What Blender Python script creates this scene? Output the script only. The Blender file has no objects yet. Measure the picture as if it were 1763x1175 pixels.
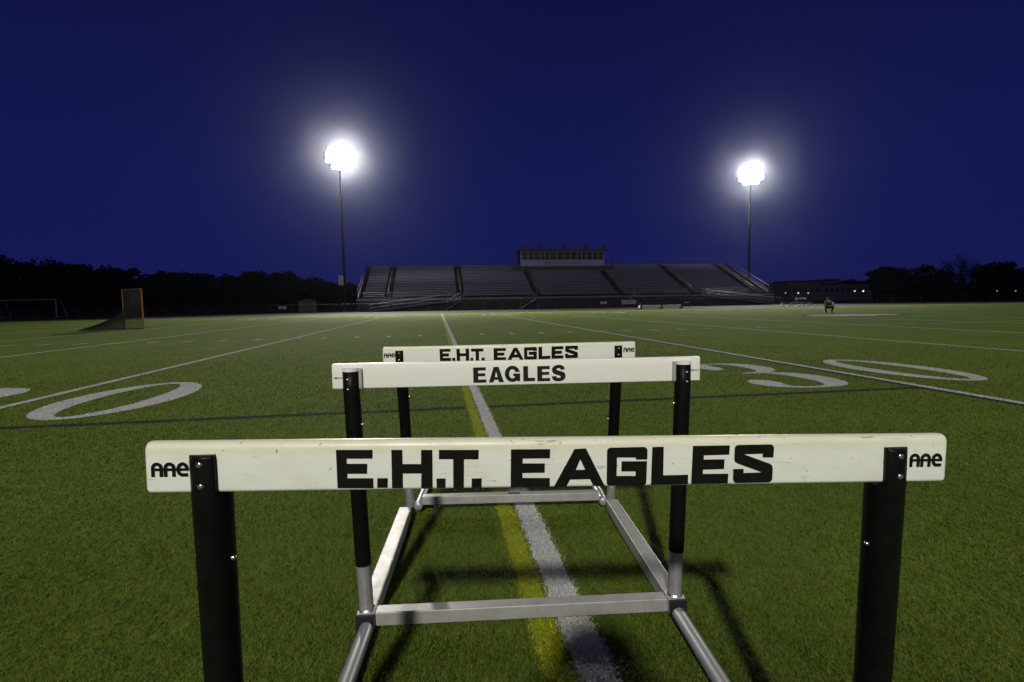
import bpy, bmesh, math, random
import numpy as np
from mathutils import Vector, Matrix
R = math.radians
random.seed(7); rng = np.random.default_rng(11)
scene = bpy.context.scene
COL = scene.collection

# ---------------------------------------------------------------- camera
CF, CH, CX, CY = 896.0166, 0.9184, -0.3713, 0.5732      # focal (px of a 1763 px frame), height, position
PITCH, YAW, ROLL = -0.0730, 0.1402, -0.0163
def cam_axes():
    cy, sy, cp, sp, cr, sr = math.cos(YAW), math.sin(YAW), math.cos(PITCH), math.sin(PITCH), math.cos(ROLL), math.sin(ROLL)
    f = Vector((sy*cp, cy*cp, sp)); r = Vector((cy, -sy, 0)); u = r.cross(f)
    return cr*r+sr*u, -sr*r+cr*u, f
AR, AU, AF = cam_axes()
cam = bpy.data.cameras.new('camera'); camo = bpy.data.objects.new('camera', cam); COL.objects.link(camo)
cam.sensor_width = 36; cam.lens = 36*CF/1763; cam.clip_start = 0.05; cam.clip_end = 3000
M = Matrix.Identity(4)
for i in range(3):
    M[i][0] = AR[i]; M[i][1] = AU[i]; M[i][2] = -AF[i]
M[0][3], M[1][3], M[2][3] = CX, CY, CH
camo.matrix_world = M
scene.camera = camo
def at(px, depth):
    """ground X, Y of something seen at column px of the photo, depth metres from the camera"""
    v = AF + AR*((px-881.5)/CF); k = depth/1.0
    return CX+v.x*k, CY+v.y*k
def hor(px): return 536.3-0.01628*px        # horizon row at a column
def hgt(px, py, depth): return CH + (hor(px)-py)*depth/CF   # height of a point seen there

# ---------------------------------------------------------------- world, lights, exposure
w = bpy.data.worlds.new('World'); scene.world = w; w.use_nodes = True
nt = w.node_tree; nt.nodes.clear()
tc = nt.nodes.new('ShaderNodeTexCoord'); sp = nt.nodes.new('ShaderNodeSeparateXYZ'); nt.links.new(tc.outputs['Generated'], sp.inputs[0])
rp = nt.nodes.new('ShaderNodeValToRGB'); nt.links.new(sp.outputs['Z'], rp.inputs[0])
e = rp.color_ramp.elements
e[0].position = 0.0; e[0].color = (.0095, .0095, .070, 1)
e[1].position = 0.75; e[1].color = (.0032, .0038, .030, 1)
for p_, c_ in ((.06, (.0078, .0098, .085, 1)), (.22, (.0070, .0090, .080, 1)), (.42, (.0050, .0060, .056, 1))):
    x = rp.color_ramp.elements.new(p_); x.color = c_
bg = nt.nodes.new('ShaderNodeBackground'); bg.inputs[1].default_value = 1.0
nt.links.new(rp.outputs[0], bg.inputs[0])
wo = nt.nodes.new('ShaderNodeOutputWorld'); nt.links.new(bg.outputs[0], wo.inputs[0])
scene.view_settings.view_transform = 'Standard'; scene.view_settings.look = 'None'
scene.view_settings.exposure = 0.0; scene.view_settings.gamma = 1.0
scene.cycles.use_denoising = True
scene.cycles.volume_bounces = 0; scene.cycles.max_bounces = 6; scene.cycles.diffuse_bounces = 3
KEY_W, FAR_L_W, FAR_R_W, NEAR_R_W = 60000, 88000, 52000, 4000

# ---------------------------------------------------------------- helpers
def tag(o, label=None, cat=None, group=None, kind=None):
    if label: o['label'] = label
    if cat: o['category'] = cat
    if group: o['group'] = group
    if kind: o['kind'] = kind
    return o
def empty(name, loc=(0,0,0), rz=0.0, label=None, cat=None, group=None):
    o = bpy.data.objects.new(name, None); COL.objects.link(o); o.location = loc; o.rotation_euler = (0, 0, rz)
    o.empty_display_size = 0.2
    return tag(o, label, cat, group)
def link(name, me, mat, parent=None, loc=None):
    o = bpy.data.objects.new(name, me); COL.objects.link(o)
    for m_ in (mat if isinstance(mat, (list, tuple)) else [mat]): me.materials.append(m_)
    if parent: o.parent = parent
    if loc: o.location = loc
    return o
def copy_tree(o, parent=None):
    c = o.copy(); COL.objects.link(c); c.parent = parent
    for ch in list(o.children): copy_tree(ch, c)
    return c
class MB:
    def __init__(s): s.v = []; s.f = []; s.sm = []
    def add(s, vs, fs, smooth=False):
        n = len(s.v); s.v += [tuple(p) for p in vs]; s.f += [tuple(i+n for i in f) for f in fs]; s.sm += [smooth]*len(fs); return s
    def box(s, x0, y0, z0, x1, y1, z1, b=0.0):
        if b <= 0:
            vs = [(x, y, z) for z in (z0, z1) for y in (y0, y1) for x in (x0, x1)]
            return s.add(vs, [(0,2,3,1),(4,5,7,6),(0,1,5,4),(1,3,7,5),(3,2,6,7),(2,0,4,6)])
        bm = bmesh.new(); bmesh.ops.create_cube(bm, size=1)
        for v in bm.verts: v.co = Vector(((x0+x1)/2+v.co.x*(x1-x0), (y0+y1)/2+v.co.y*(y1-y0), (z0+z1)/2+v.co.z*(z1-z0)))
        bmesh.ops.bevel(bm, geom=bm.edges[:], offset=b, segments=3, profile=.5, affect='EDGES')
        bm.verts.index_update(); s.add([v.co for v in bm.verts], [[v.index for v in f.verts] for f in bm.faces], False); bm.free(); return s
    def beam(s, a, b, w_, h_, up=(0,0,1)):
        a, b = Vector(a), Vector(b); d = (b-a).normalized(); up = Vector(up)
        if abs(d.dot(up)) > .98: up = Vector((0,1,0))
        x = d.cross(up).normalized(); z = x.cross(d)
        vs = [p+x*sx*w_/2+z*sz*h_/2 for p in (a, b) for sx, sz in ((-1,-1),(1,-1),(1,1),(-1,1))]
        return s.add(vs, [(3,2,1,0),(4,5,6,7),(0,1,5,4),(1,2,6,5),(2,3,7,6),(3,0,4,7)])
    def tube(s, a, b, r0, r1=None, n=12, caps=True, smooth=True):
        r1 = r0 if r1 is None else r1
        a, b = Vector(a), Vector(b); d = (b-a).normalized(); up = Vector((0,0,1)) if abs(d.z) < .95 else Vector((0,1,0))
        x = d.cross(up).normalized(); y = d.cross(x)
        vs = []
        for p, r in ((a, r0), (b, r1)):
            vs += [p+(x*math.cos(2*math.pi*i/n)+y*math.sin(2*math.pi*i/n))*r for i in range(n)]
        s.add(vs, [(i, (i+1) % n, n+(i+1) % n, n+i) for i in range(n)], smooth)
        if caps:
            s.add(vs[:n], [tuple(range(n))[::-1]]); s.add(vs[n:], [tuple(range(n))])
        return s
    def path(s, pts, r, n=8):
        for a, b in zip(pts, pts[1:]): s.tube(a, b, r, r, n)
        return s
    def dome(s, c, axis, r, hgt_, n=14, m=5):
        c, d = Vector(c), Vector(axis).normalized(); up = Vector((0,0,1)) if abs(d.z) < .95 else Vector((0,1,0))
        x = d.cross(up).normalized(); y = d.cross(x); vs = []
        for j in range(m):
            t = math.pi/2*j/m
            vs += [c+(x*math.cos(2*math.pi*i/n)+y*math.sin(2*math.pi*i/n))*r*math.cos(t)+d*hgt_*math.sin(t) for i in range(n)]
        vs.append(c+d*hgt_)
        fs = [(j*n+i, j*n+(i+1) % n, (j+1)*n+(i+1) % n, (j+1)*n+i) for j in range(m-1) for i in range(n)]
        fs += [((m-1)*n+i, (m-1)*n+(i+1) % n, m*n) for i in range(n)]
        return s.add(vs, fs, True)
    def prism(s, poly, fn, d0, d1):
        """poly: 2D points; fn(u, v, d) -> 3D; extruded from d0 to d1"""
        n = len(poly); vs = [fn(u, v, d0) for u, v in poly]+[fn(u, v, d1) for u, v in poly]
        return s.add(vs, [tuple(range(n))[::-1], tuple(range(n, 2*n))]+[(i, (i+1) % n, n+(i+1) % n, n+i) for i in range(n)])
    def mesh(s, name):
        me = bpy.data.meshes.new(name); me.from_pydata(s.v, [], s.f); me.update()
        me.polygons.foreach_set('use_smooth', s.sm)
        bm = bmesh.new(); bm.from_mesh(me); bmesh.ops.recalc_face_normals(bm, faces=bm.faces[:]); bm.to_mesh(me); bm.free()
        return me
    def build(s, name, mat, parent=None, loc=None):
        return link(name, s.mesh(name), mat, parent, loc)
def flat_curve(name, contours, fn, mat, parent=None, thick=0.0):
    """filled 2D outline (holes by even-odd) mapped by fn(u, v, w) to 3D"""
    cu = bpy.data.curves.new(name, 'CURVE'); cu.dimensions = '2D'; cu.fill_mode = 'BOTH'; cu.extrude = 0
    for c in contours:
        s_ = cu.splines.new('POLY'); s_.points.add(len(c)-1); s_.use_cyclic_u = True
        for i, p in enumerate(c): s_.points[i].co = (p[0]*100, p[1]*100, 0, 1)
    o = bpy.data.objects.new(name, cu); COL.objects.link(o)
    dg = bpy.context.evaluated_depsgraph_get(); me0 = bpy.data.meshes.new_from_object(o.evaluated_get(dg))
    vs = [v.co/100 for v in me0.vertices]; fs = [tuple(p.vertices) for p in me0.polygons]
    bpy.data.objects.remove(o); bpy.data.curves.remove(cu); bpy.data.meshes.remove(me0)
    m = MB(); m.add([fn(p.x, p.y, 0) for p in vs], fs)
    if thick:
        pass
    return m.build(name, mat, parent) if name else m
def stroke(pts, th):
    """outline of a polyline with thickness"""
    n = len(pts); L, Rr = [], []
    for i, p in enumerate(pts):
        a = Vector(pts[max(0, i-1)]); b = Vector(pts[min(n-1, i+1)]); d = (b-a).normalized(); q_ = Vector((-d.y, d.x))
        if 0 < i < n-1:
            d0 = (Vector(p)-a).normalized(); k = 1/max(.5, d0.dot(d))
        else: k = 1
        t_ = (th(i/(n-1)) if callable(th) else th)/2*k
        L.append((p[0]+q_.x*t_, p[1]+q_.y*t_)); Rr.append((p[0]-q_.x*t_, p[1]-q_.y*t_))
    return L+Rr[::-1]
def arc(cx, cy, rx, ry, a0, a1, n=10):
    return [(cx+rx*math.cos(R(a0+(a1-a0)*i/n)), cy+ry*math.sin(R(a0+(a1-a0)*i/n))) for i in range(n+1)]
def smooth_pts(P, n=5):
    out = []
    for i in range(len(P)-1):
        p0, p1, p2, p3 = [Vector(P[max(0, min(len(P)-1, k))]) for k in (i-1, i, i+1, i+2)]
        for t in np.linspace(0, 1, n, endpoint=False):
            out.append(tuple(.5*((2*p1)+(p2-p0)*t+(2*p0-5*p1+4*p2-p3)*t*t+(3*p1-p0-3*p2+p3)*t**3)))
    return out+[tuple(P[-1])]

# ---------------------------------------------------------------- materials
def mat(name, col, rough=.6, metal=0.0, spec=.5, noise=None, bump=None, coat=0.0):
    """noise: (scale, amount, col2[, stretch]); bump: (scale, strength, distance)"""
    m = bpy.data.materials.new(name); m.use_nodes = True; nt = m.node_tree; b = nt.nodes['Principled BSDF']
    b.inputs['Base Color'].default_value = (*col, 1); b.inputs['Roughness'].default_value = rough
    b.inputs['Metallic'].default_value = metal; b.inputs['Specular IOR Level'].default_value = spec
    b.inputs['Coat Weight'].default_value = coat
    if noise or bump:
        tc = nt.nodes.new('ShaderNodeTexCoord'); mp = nt.nodes.new('ShaderNodeMapping'); nt.links.new(tc.outputs['Object'], mp.inputs[0])
        if noise and len(noise) > 3: mp.inputs['Scale'].default_value = noise[3]
    if noise:
        nz = nt.nodes.new('ShaderNodeTexNoise'); nz.inputs['Scale'].default_value = noise[0]; nz.inputs['Detail'].default_value = 6
        nz.inputs['Roughness'].default_value = .65
        nt.links.new(mp.outputs[0], nz.inputs[0])
        cr = nt.nodes.new('ShaderNodeValToRGB'); cr.color_ramp.elements[0].position = .35; cr.color_ramp.elements[1].position = .68
        cr.color_ramp.elements[0].color = (*col, 1); c2 = [a*(1-noise[1])+b_*noise[1] for a, b_ in zip(col, noise[2])]
        cr.color_ramp.elements[1].color = (*c2, 1)
        nt.links.new(nz.outputs['Fac'], cr.inputs[0]); nt.links.new(cr.outputs[0], b.inputs['Base Color'])
        mr = nt.nodes.new('ShaderNodeMapRange'); nt.links.new(nz.outputs['Fac'], mr.inputs[0])
        mr.inputs['To Min'].default_value = rough*.8; mr.inputs['To Max'].default_value = min(1, rough*1.25)
        nt.links.new(mr.outputs[0], b.inputs['Roughness'])
    if bump:
        n2 = nt.nodes.new('ShaderNodeTexNoise'); n2.inputs['Scale'].default_value = bump[0]; n2.inputs['Detail'].default_value = 5
        nt.links.new(mp.outputs[0], n2.inputs[0])
        bp = nt.nodes.new('ShaderNodeBump'); bp.inputs['Strength'].default_value = bump[1]; bp.inputs['Distance'].default_value = bump[2]
        nt.links.new(n2.outputs['Fac'], bp.inputs['Height']); nt.links.new(bp.outputs[0], b.inputs['Normal'])
    return m
def emit(name, col, st):
    m = bpy.data.materials.new(name); m.use_nodes = True; nt = m.node_tree; nt.nodes.clear()
    e_ = nt.nodes.new('ShaderNodeEmission'); e_.inputs[0].default_value = (*col, 1); e_.inputs[1].default_value = st
    o_ = nt.nodes.new('ShaderNodeOutputMaterial'); nt.links.new(e_.outputs[0], o_.inputs[0]); return m
def turf_mat(name, colA, colB, patch=.25, grain=.35):
    """sheet of turf fibre or paint on it: fine grain, broad wear patches, bump"""
    m = bpy.data.materials.new(name); m.use_nodes = True; nt = m.node_tree; b = nt.nodes['Principled BSDF']
    b.inputs['Roughness'].default_value = .95; b.inputs['Specular IOR Level'].default_value = .06
    tc = nt.nodes.new('ShaderNodeNewGeometry')
    def nz(scale, det, rgh=.6):
        n = nt.nodes.new('ShaderNodeTexNoise'); n.inputs['Scale'].default_value = scale; n.inputs['Detail'].default_value = det
        n.inputs['Roughness'].default_value = rgh; nt.links.new(tc.outputs['Position'], n.inputs[0]); return n
    fine, mid, big = nz(150, 4, .8), nz(9, 5), nz(.55, 5)
    mx = nt.nodes.new('ShaderNodeMix'); mx.data_type = 'RGBA'
    ad = nt.nodes.new('ShaderNodeMath'); ad.operation = 'MULTIPLY_ADD'; nt.links.new(fine.outputs['Fac'], ad.inputs[0]); ad.inputs[1].default_value = grain*4
    ad.inputs[2].default_value = .5-grain*2; 
    a2 = nt.nodes.new('ShaderNodeMath'); a2.operation = 'MULTIPLY_ADD'; nt.links.new(mid.outputs['Fac'], a2.inputs[0]); a2.inputs[1].default_value = patch*1.6; nt.links.new(ad.outputs[0], a2.inputs[2])
    a3 = nt.nodes.new('ShaderNodeMath'); a3.operation = 'MULTIPLY_ADD'; nt.links.new(big.outputs['Fac'], a3.inputs[0]); a3.inputs[1].default_value = patch*2.4; nt.links.new(a2.outputs[0], a3.inputs[2])
    a4 = nt.nodes.new('ShaderNodeMath'); a4.operation = 'SUBTRACT'; a4.use_clamp = True; nt.links.new(a3.outputs[0], a4.inputs[0]); a4.inputs[1].default_value = patch*2.0
    nt.links.new(a4.outputs[0], mx.inputs['Factor']); mx.inputs['A'].default_value = (*colA, 1); mx.inputs['B'].default_value = (*colB, 1)
    nt.links.new(mx.outputs['Result'], b.inputs['Base Color'])
    bp = nt.nodes.new('ShaderNodeBump'); bp.inputs['Strength'].default_value = .35; bp.inputs['Distance'].default_value = .008
    nt.links.new(fine.outputs['Fac'], bp.inputs['Height']); nt.links.new(bp.outputs[0], b.inputs['Normal'])
    return m
GA, GB = (.031, .060, .008), (.088, .134, .017)
m_turf = turf_mat('turf', (.056, .102, .010), (.142, .208, .021), .38)  # brighter light on the far field is put into this green; fibres stay darker
m_wpaint = turf_mat('white_paint', (.11, .12, .10), (.72, .72, .72), .12, .5)
m_ypaint = turf_mat('yellow_paint', (.05, .08, .006), (.38, .41, .02), .12, .45)
m_bpaint = turf_mat('dark_paint', (.008, .018, .022), (.022, .040, .040), .12, .3)
m_ground = mat('rough_ground', (.03, .045, .015), .95, noise=(.4, .7, (.06, .055, .035)))
m_track = mat('running_track', (.042, .027, .021), .95, spec=.05, noise=(.35, .6, (.065, .045, .037)), bump=(60, .3, .01))
m_apron = mat('asphalt_apron', (.025, .025, .025), .95, spec=.05, noise=(1.2, .5, (.04, .037, .035)))
m_alu = mat('aluminium', (.50, .50, .48), .42, metal=.45, noise=(22, .6, (.30, .29, .29), (1, 1, 1)))
m_aluv = mat('aluminium_tube', (.40, .40, .41), .42, metal=.5, noise=(10, .5, (.25, .25, .27), (4, 1, 4)))
m_weld = mat('weld_bead', (.55, .55, .53), .3, metal=.9, bump=(300, .6, .002))
m_steel = mat('zinc_steel', (.55, .55, .56), .25, metal=1)
m_black = mat('black_sleeve', (.003, .003, .003), .42, spec=.12, noise=(40, .5, (.008, .008, .008)))
m_cap = mat('black_rubber_cap', (.010, .011, .016), .55)
m_vinyl = mat('black_vinyl', (.0035, .0035, .003), .75, spec=.12, noise=(60, .5, (.012, .012, .010)))
m_vinyl2 = mat('grey_black_vinyl', (.014, .014, .013), .75, spec=.15)
def bar_mat(name, base, yellow, scuff=.6):
    m = bpy.data.materials.new(name); m.use_nodes = True; nt = m.node_tree; b = nt.nodes['Principled BSDF']
    b.inputs['Roughness'].default_value = .38; b.inputs['Specular IOR Level'].default_value = .45
    tc = nt.nodes.new('ShaderNodeTexCoord')
    def nz(scale, stretch, det=5, rgh=.6):
        mp = nt.nodes.new('ShaderNodeMapping'); mp.inputs['Scale'].default_value = stretch; nt.links.new(tc.outputs['Object'], mp.inputs[0])
        n = nt.nodes.new('ShaderNodeTexNoise'); n.inputs['Scale'].default_value = scale; n.inputs['Detail'].default_value = det; n.inputs['Roughness'].default_value = rgh
        nt.links.new(mp.outputs[0], n.inputs[0]); return n
    def ramp(src, p0, p1, c0=(0,0,0,1), c1=(1,1,1,1)):
        r_ = nt.nodes.new('ShaderNodeValToRGB'); r_.color_ramp.elements[0].position = p0; r_.color_ramp.elements[1].position = p1
        r_.color_ramp.elements[0].color = c0; r_.color_ramp.elements[1].color = c1; nt.links.new(src, r_.inputs[0]); return r_
    def mix(fac, A, B, sc=1.0):
        x = nt.nodes.new('ShaderNodeMix'); x.data_type = 'RGBA'
        if sc != 1:
            k = nt.nodes.new('ShaderNodeMath'); k.operation = 'MULTIPLY'; nt.links.new(fac, k.inputs[0]); k.inputs[1].default_value = sc; fac = k.outputs[0]
        nt.links.new(fac, x.inputs['Factor'])
        for s_, v_ in (('A', A), ('B', B)):
            if isinstance(v_, tuple): x.inputs[s_].default_value = (*v_, 1)
            else: nt.links.new(v_, x.inputs[s_])
        return x.outputs['Result']
    sx = nt.nodes.new('ShaderNodeSeparateXYZ'); nt.links.new(tc.outputs['Object'], sx.inputs[0])
    # aged yellow strip along the top of the board (object z runs from 0 at the top edge downwards)
    wob = nz(9, (1, 1, 1)); ad = nt.nodes.new('ShaderNodeMath'); ad.operation = 'MULTIPLY_ADD'; nt.links.new(wob.outputs['Fac'], ad.inputs[0]); ad.inputs[1].default_value = .008; nt.links.new(sx.outputs['Z'], ad.inputs[2])
    topz = ramp(ad.outputs[0], 0, 1); topz.color_ramp.elements[0].position = 0
    mr = nt.nodes.new('ShaderNodeMapRange'); nt.links.new(ad.outputs[0], mr.inputs[0]); mr.inputs['From Min'].default_value = -.016; mr.inputs['From Max'].default_value = -.008
    mr.inputs['To Min'].default_value = 0; mr.inputs['To Max'].default_value = 1
    c = mix(mr.outputs[0], base, yellow)
    n1 = nz(16, (1, 1, 2.5)); c = mix(ramp(n1.outputs['Fac'], .45, .8).outputs[0], c, tuple(x*.80 for x in yellow), .6*scuff)
    n2 = nz(38, (.35, 1, 3.2), 8, .75); c = mix(ramp(n2.outputs['Fac'], .60, .67).outputs[0], c, (.16, .15, .11), .75*scuff)
    n3 = nz(120, (1, 1, 1), 2); c = mix(ramp(n3.outputs['Fac'], .685, .72).outputs[0], c, (.20, .18, .13), .7*scuff)
    nt.links.new(c, b.inputs['Base Color'])
    rr = ramp(n1.outputs['Fac'], .3, .8, (.3,)*3+(1,), (.5,)*3+(1,)); nt.links.new(rr.outputs[0], b.inputs['Roughness'])
    return m
m_cream = bar_mat('aged_cream_plastic', (.72, .75, .69), (.71, .72, .57), 1.0)
m_cream2 = bar_mat('worn_cream_board', (.72, .75, .69), (.71, .73, .58), .8)
m_white = bar_mat('clean_white_board', (.74, .75, .69), (.80, .80, .74), .18)
m_whitecap = mat('white_cap', (.75, .75, .70), .35)
# ---------------------------------------------------------------- the field
YD = .9144
Z_BASE = -.012
def sheet(name, polys, z, m, parent=None, kind=None):
    mb = MB()
    for p in polys: mb.add([(x, y, z) for x, y in p], [tuple(range(len(p)))])
    o = mb.build(name, m, parent)
    if kind: o['kind'] = kind
    return o
def rect(x0, y0, x1, y1): return [(x0, y0), (x1, y0), (x1, y1), (x0, y1)]
sheet('ground', [rect(-1500, -400, 1500, 2200)], -.060, m_ground, kind='structure')
# infield turf, red running track, asphalt apron, each sheet 4 mm above the one below
sheet('asphalt_apron', [rect(-90, -60, 130, 150)], -.050, m_apron, kind='structure')
def oval(x0, x1, y0, y1, n=20):
    r = (y1-y0)/2; c = (y0+y1)/2
    return [(x1+r*math.sin(math.pi*i/n), c-r*math.cos(math.pi*i/n)) for i in range(n+1)]+[(x0-r*math.sin(math.pi*i/n), c+r*math.cos(math.pi*i/n)) for i in range(n+1)]
sheet('running_track', [oval(-34, 79.7, -14, 62.8)], -.040, m_track, kind='structure')
lanes = MB()
for k in range(1, 8):
    yy = 52.4+k*1.22
    lanes.add([(-34, yy, -.036), (79, yy, -.036), (79, yy+.05, -.036), (-34, yy+.05, -.036)], [(0,1,2,3)])
lo = lanes.build('lane_line', m_wpaint); lo['kind'] = 'structure'
sheet('turf_field', [oval(-34, 79.7, -3.5, 52.3)], Z_BASE, m_turf, kind='structure')
LINES = [-22.86+4.572*i for i in range(21)]
ZP = Z_BASE+.004
def ragged(x0, x1, y0, y1, amp=.007, step=.010):
    ys = np.arange(y0, y1, step); L_ = [(x0+rng.normal(0, amp*.6)-(.006 if rng.random() < .1 else 0), y) for y in ys]; R_ = [(x1+rng.normal(0, amp*.6), y) for y in ys]
    return [[L_[i], R_[i], R_[i+1], L_[i+1]] for i in range(len(ys)-1)]
for x in LINES:
    near = ragged(x-.0508+.006, x+.0508-.006, .9, 8.0) if abs(x) < .1 else [rect(x-.0508, .06, x+.0508, 8.0)]
    m_ = sheet('yard_line', near+[rect(x-.0508, 8.0, x+.0508, 48.71)], ZP, m_wpaint, kind='structure')
sheet('sideline', [rect(-32, -.6, 78.3, -.0)], ZP, m_wpaint, kind='structure')
sheet('sideline', [rect(-32, 48.77, 78.3, 49.1)], ZP, m_wpaint, kind='structure')
hs = []
for k in range(-24, 76):
    if k % 5:
        x = k*YD
        for y in (16.256, 32.51): hs.append(rect(x-.0508, y-.305, x+.0508, y+.305))
        hs.append(rect(x-.0508, 47.9, x+.0508, 48.5)); hs.append(rect(x-.0508, .25, x+.0508, .85))
    else:
        for y in (16.256, 32.51):
            hs.append(rect(k*YD-.305, y-.05, k*YD-.056, y+.05)); hs.append(rect(k*YD+.056, y-.05, k*YD+.305, y+.05))
sheet('hash_marks', hs, ZP, m_wpaint, kind='structure')
sheet('yellow_line', ragged(-.130, -.062, .9, 8.0)+[rect(-.138, 8.0, -.056, 48.6)], ZP, m_ypaint, kind='structure')
sheet('dark_line', [rect(-4.51, 5.15, -.157, 5.235), rect(.056, 5.15, 4.43, 5.235)], ZP, m_bpaint, kind='structure')
sheet('dark_line', [rect(4.448, .1, 4.517, 15.8)], ZP, m_bpaint, kind='structure')
# numerals: outlines in a unit box, x right, y up
ZERO_O = arc(.5, .5, .5, .5, 90, 450, 40)[:-1]; ZERO_I = arc(.5, .5, .25, .445, 90, 450, 36)[:-1]
THREE = [(.10,.80),(.14,.90),(.28,.975),(.50,1.0),(.72,.975),(.87,.89),(.92,.76),(.87,.64),(.76,.565),(.66,.535),(.84,.49),(.97,.39),(1.0,.27),(.95,.13),(.80,.035),(.52,0),(.28,.015),(.10,.07),(.02,.17),(.06,.26),(.16,.29),(.28,.26),(.31,.17),(.27,.09),(.33,.05),(.50,.035),(.62,.07),(.70,.16),(.71,.28),(.67,.42),(.56,.50),(.42,.515),(.34,.52),(.34,.545),(.44,.55),(.56,.58),(.63,.66),(.64,.78),(.60,.90),(.50,.96),(.38,.955),(.32,.92),(.35,.85),(.35,.77),(.28,.70),(.17,.70)]
TWO = [(.04,.72),(.08,.87),(.25,.98),(.5,1),(.75,.97),(.93,.86),(.97,.72),(.9,.57),(.7,.42),(.45,.28),(.3,.19),(.75,.19),(.88,.22),(.92,.32),(.98,.32),(.95,0),(.03,0),(.03,.06),(.2,.2),(.42,.36),(.6,.52),(.67,.68),(.65,.82),(.55,.93),(.42,.955),(.28,.92),(.33,.82),(.3,.72),(.18,.66)]
FOUR = [(.55,1),(.82,1),(.82,.36),(1,.36),(1,.26),(.82,.26),(.82,.06),(.95,.05),(.95,0),(.42,0),(.42,.05),(.55,.06),(.55,.26),(.0,.26),(.0,.34)]
FIVE = [(.12,1),(.88,1),(.84,.84),(.22,.84),(.20,.60),(.35,.65),(.6,.65),(.85,.56),(.97,.38),(.92,.16),(.72,.03),(.42,0),(.15,.05),(.04,.16),(.08,.26),(.2,.28),(.3,.2),(.28,.1),(.42,.05),(.6,.1),(.68,.24),(.68,.42),(.58,.56),(.4,.59),(.22,.54),(.10,.5)]
ONE = [(.2,.86),(.45,1),(.66,1),(.66,.06),(.85,.05),(.85,0),(.2,0),(.2,.05),(.38,.06),(.38,.86),(.2,.80)]
def smooth_loop(P, n=4):
    out = []; N = len(P)
    for i in range(N):
        p0, p1, p2, p3 = [Vector(P[(i+k) % N]) for k in (-1, 0, 1, 2)]
        for t in np.linspace(0, 1, n, endpoint=False): out.append(tuple(.5*((2*p1)+(p2-p0)*t+(2*p0-5*p1+4*p2-p3)*t*t+(3*p1-p0-3*p2+p3)*t**3)))
    return out
GL = {'0': [ZERO_O, ZERO_I], '3': [smooth_loop(THREE)], '2': [smooth_loop(TWO, 3)], '4': [FOUR], '5': [FIVE], '1': [ONE]}
numeral_polys = []
def numeral(ch, x0, y0, W_=1.16, H_=2.16, flip=False):
    cs = []
    for c in GL[ch]:
        cs.append([(x0+(1-u if flip else u)*W_, y0+(1-v if flip else v)*H_) for u, v in c])
    if ch == '4': pass
    o = flat_curve('numeral', cs, lambda u, v, w_: (u, v, ZP), m_wpaint); o['kind'] = 'structure'
    if not flip: numeral_polys.append(cs)
for i, x in enumerate(LINES):
    yd = i*5
    if yd % 10 or yd in (0, 100): continue
    d = str(yd//10 if yd <= 50 else 10-yd//10)
    if x < 20: numeral(d, x-.42-1.14, 5.43, 1.12); numeral('0', x+.36, 5.43, 1.16 if x < 0 else 1.05)
    numeral(d, x+.40, 41.2, flip=True); numeral('0', x-.36-1.16, 41.2, flip=True)
# mid-field crest: a plain pale wing shape with a dark edge
mx, my = at(1474, 27.0)
crest = [(-4.6,.3),(-3.2,1.6),(-1.0,2.3),(1.6,2.2),(3.6,1.4),(4.9,.5),(5.2,-.4),(4.2,-.2),(3.0,-1.2),(1.2,-.7),(.2,-2.0),(-1.4,-1.0),(-2.4,-1.7),(-3.4,-.6)]
flat_curve('midfield_crest', [smooth_loop(crest, 4)], lambda u, v, w_: (mx+u*.62, my+v*.80, ZP+.004), m_bpaint)['kind'] = 'structure'
flat_curve('midfield_crest', [smooth_loop(crest, 4)], lambda u, v, w_: (mx+u*.55-.1, my+v*.66, ZP+.008), m_wpaint)['kind'] = 'structure'

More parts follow.
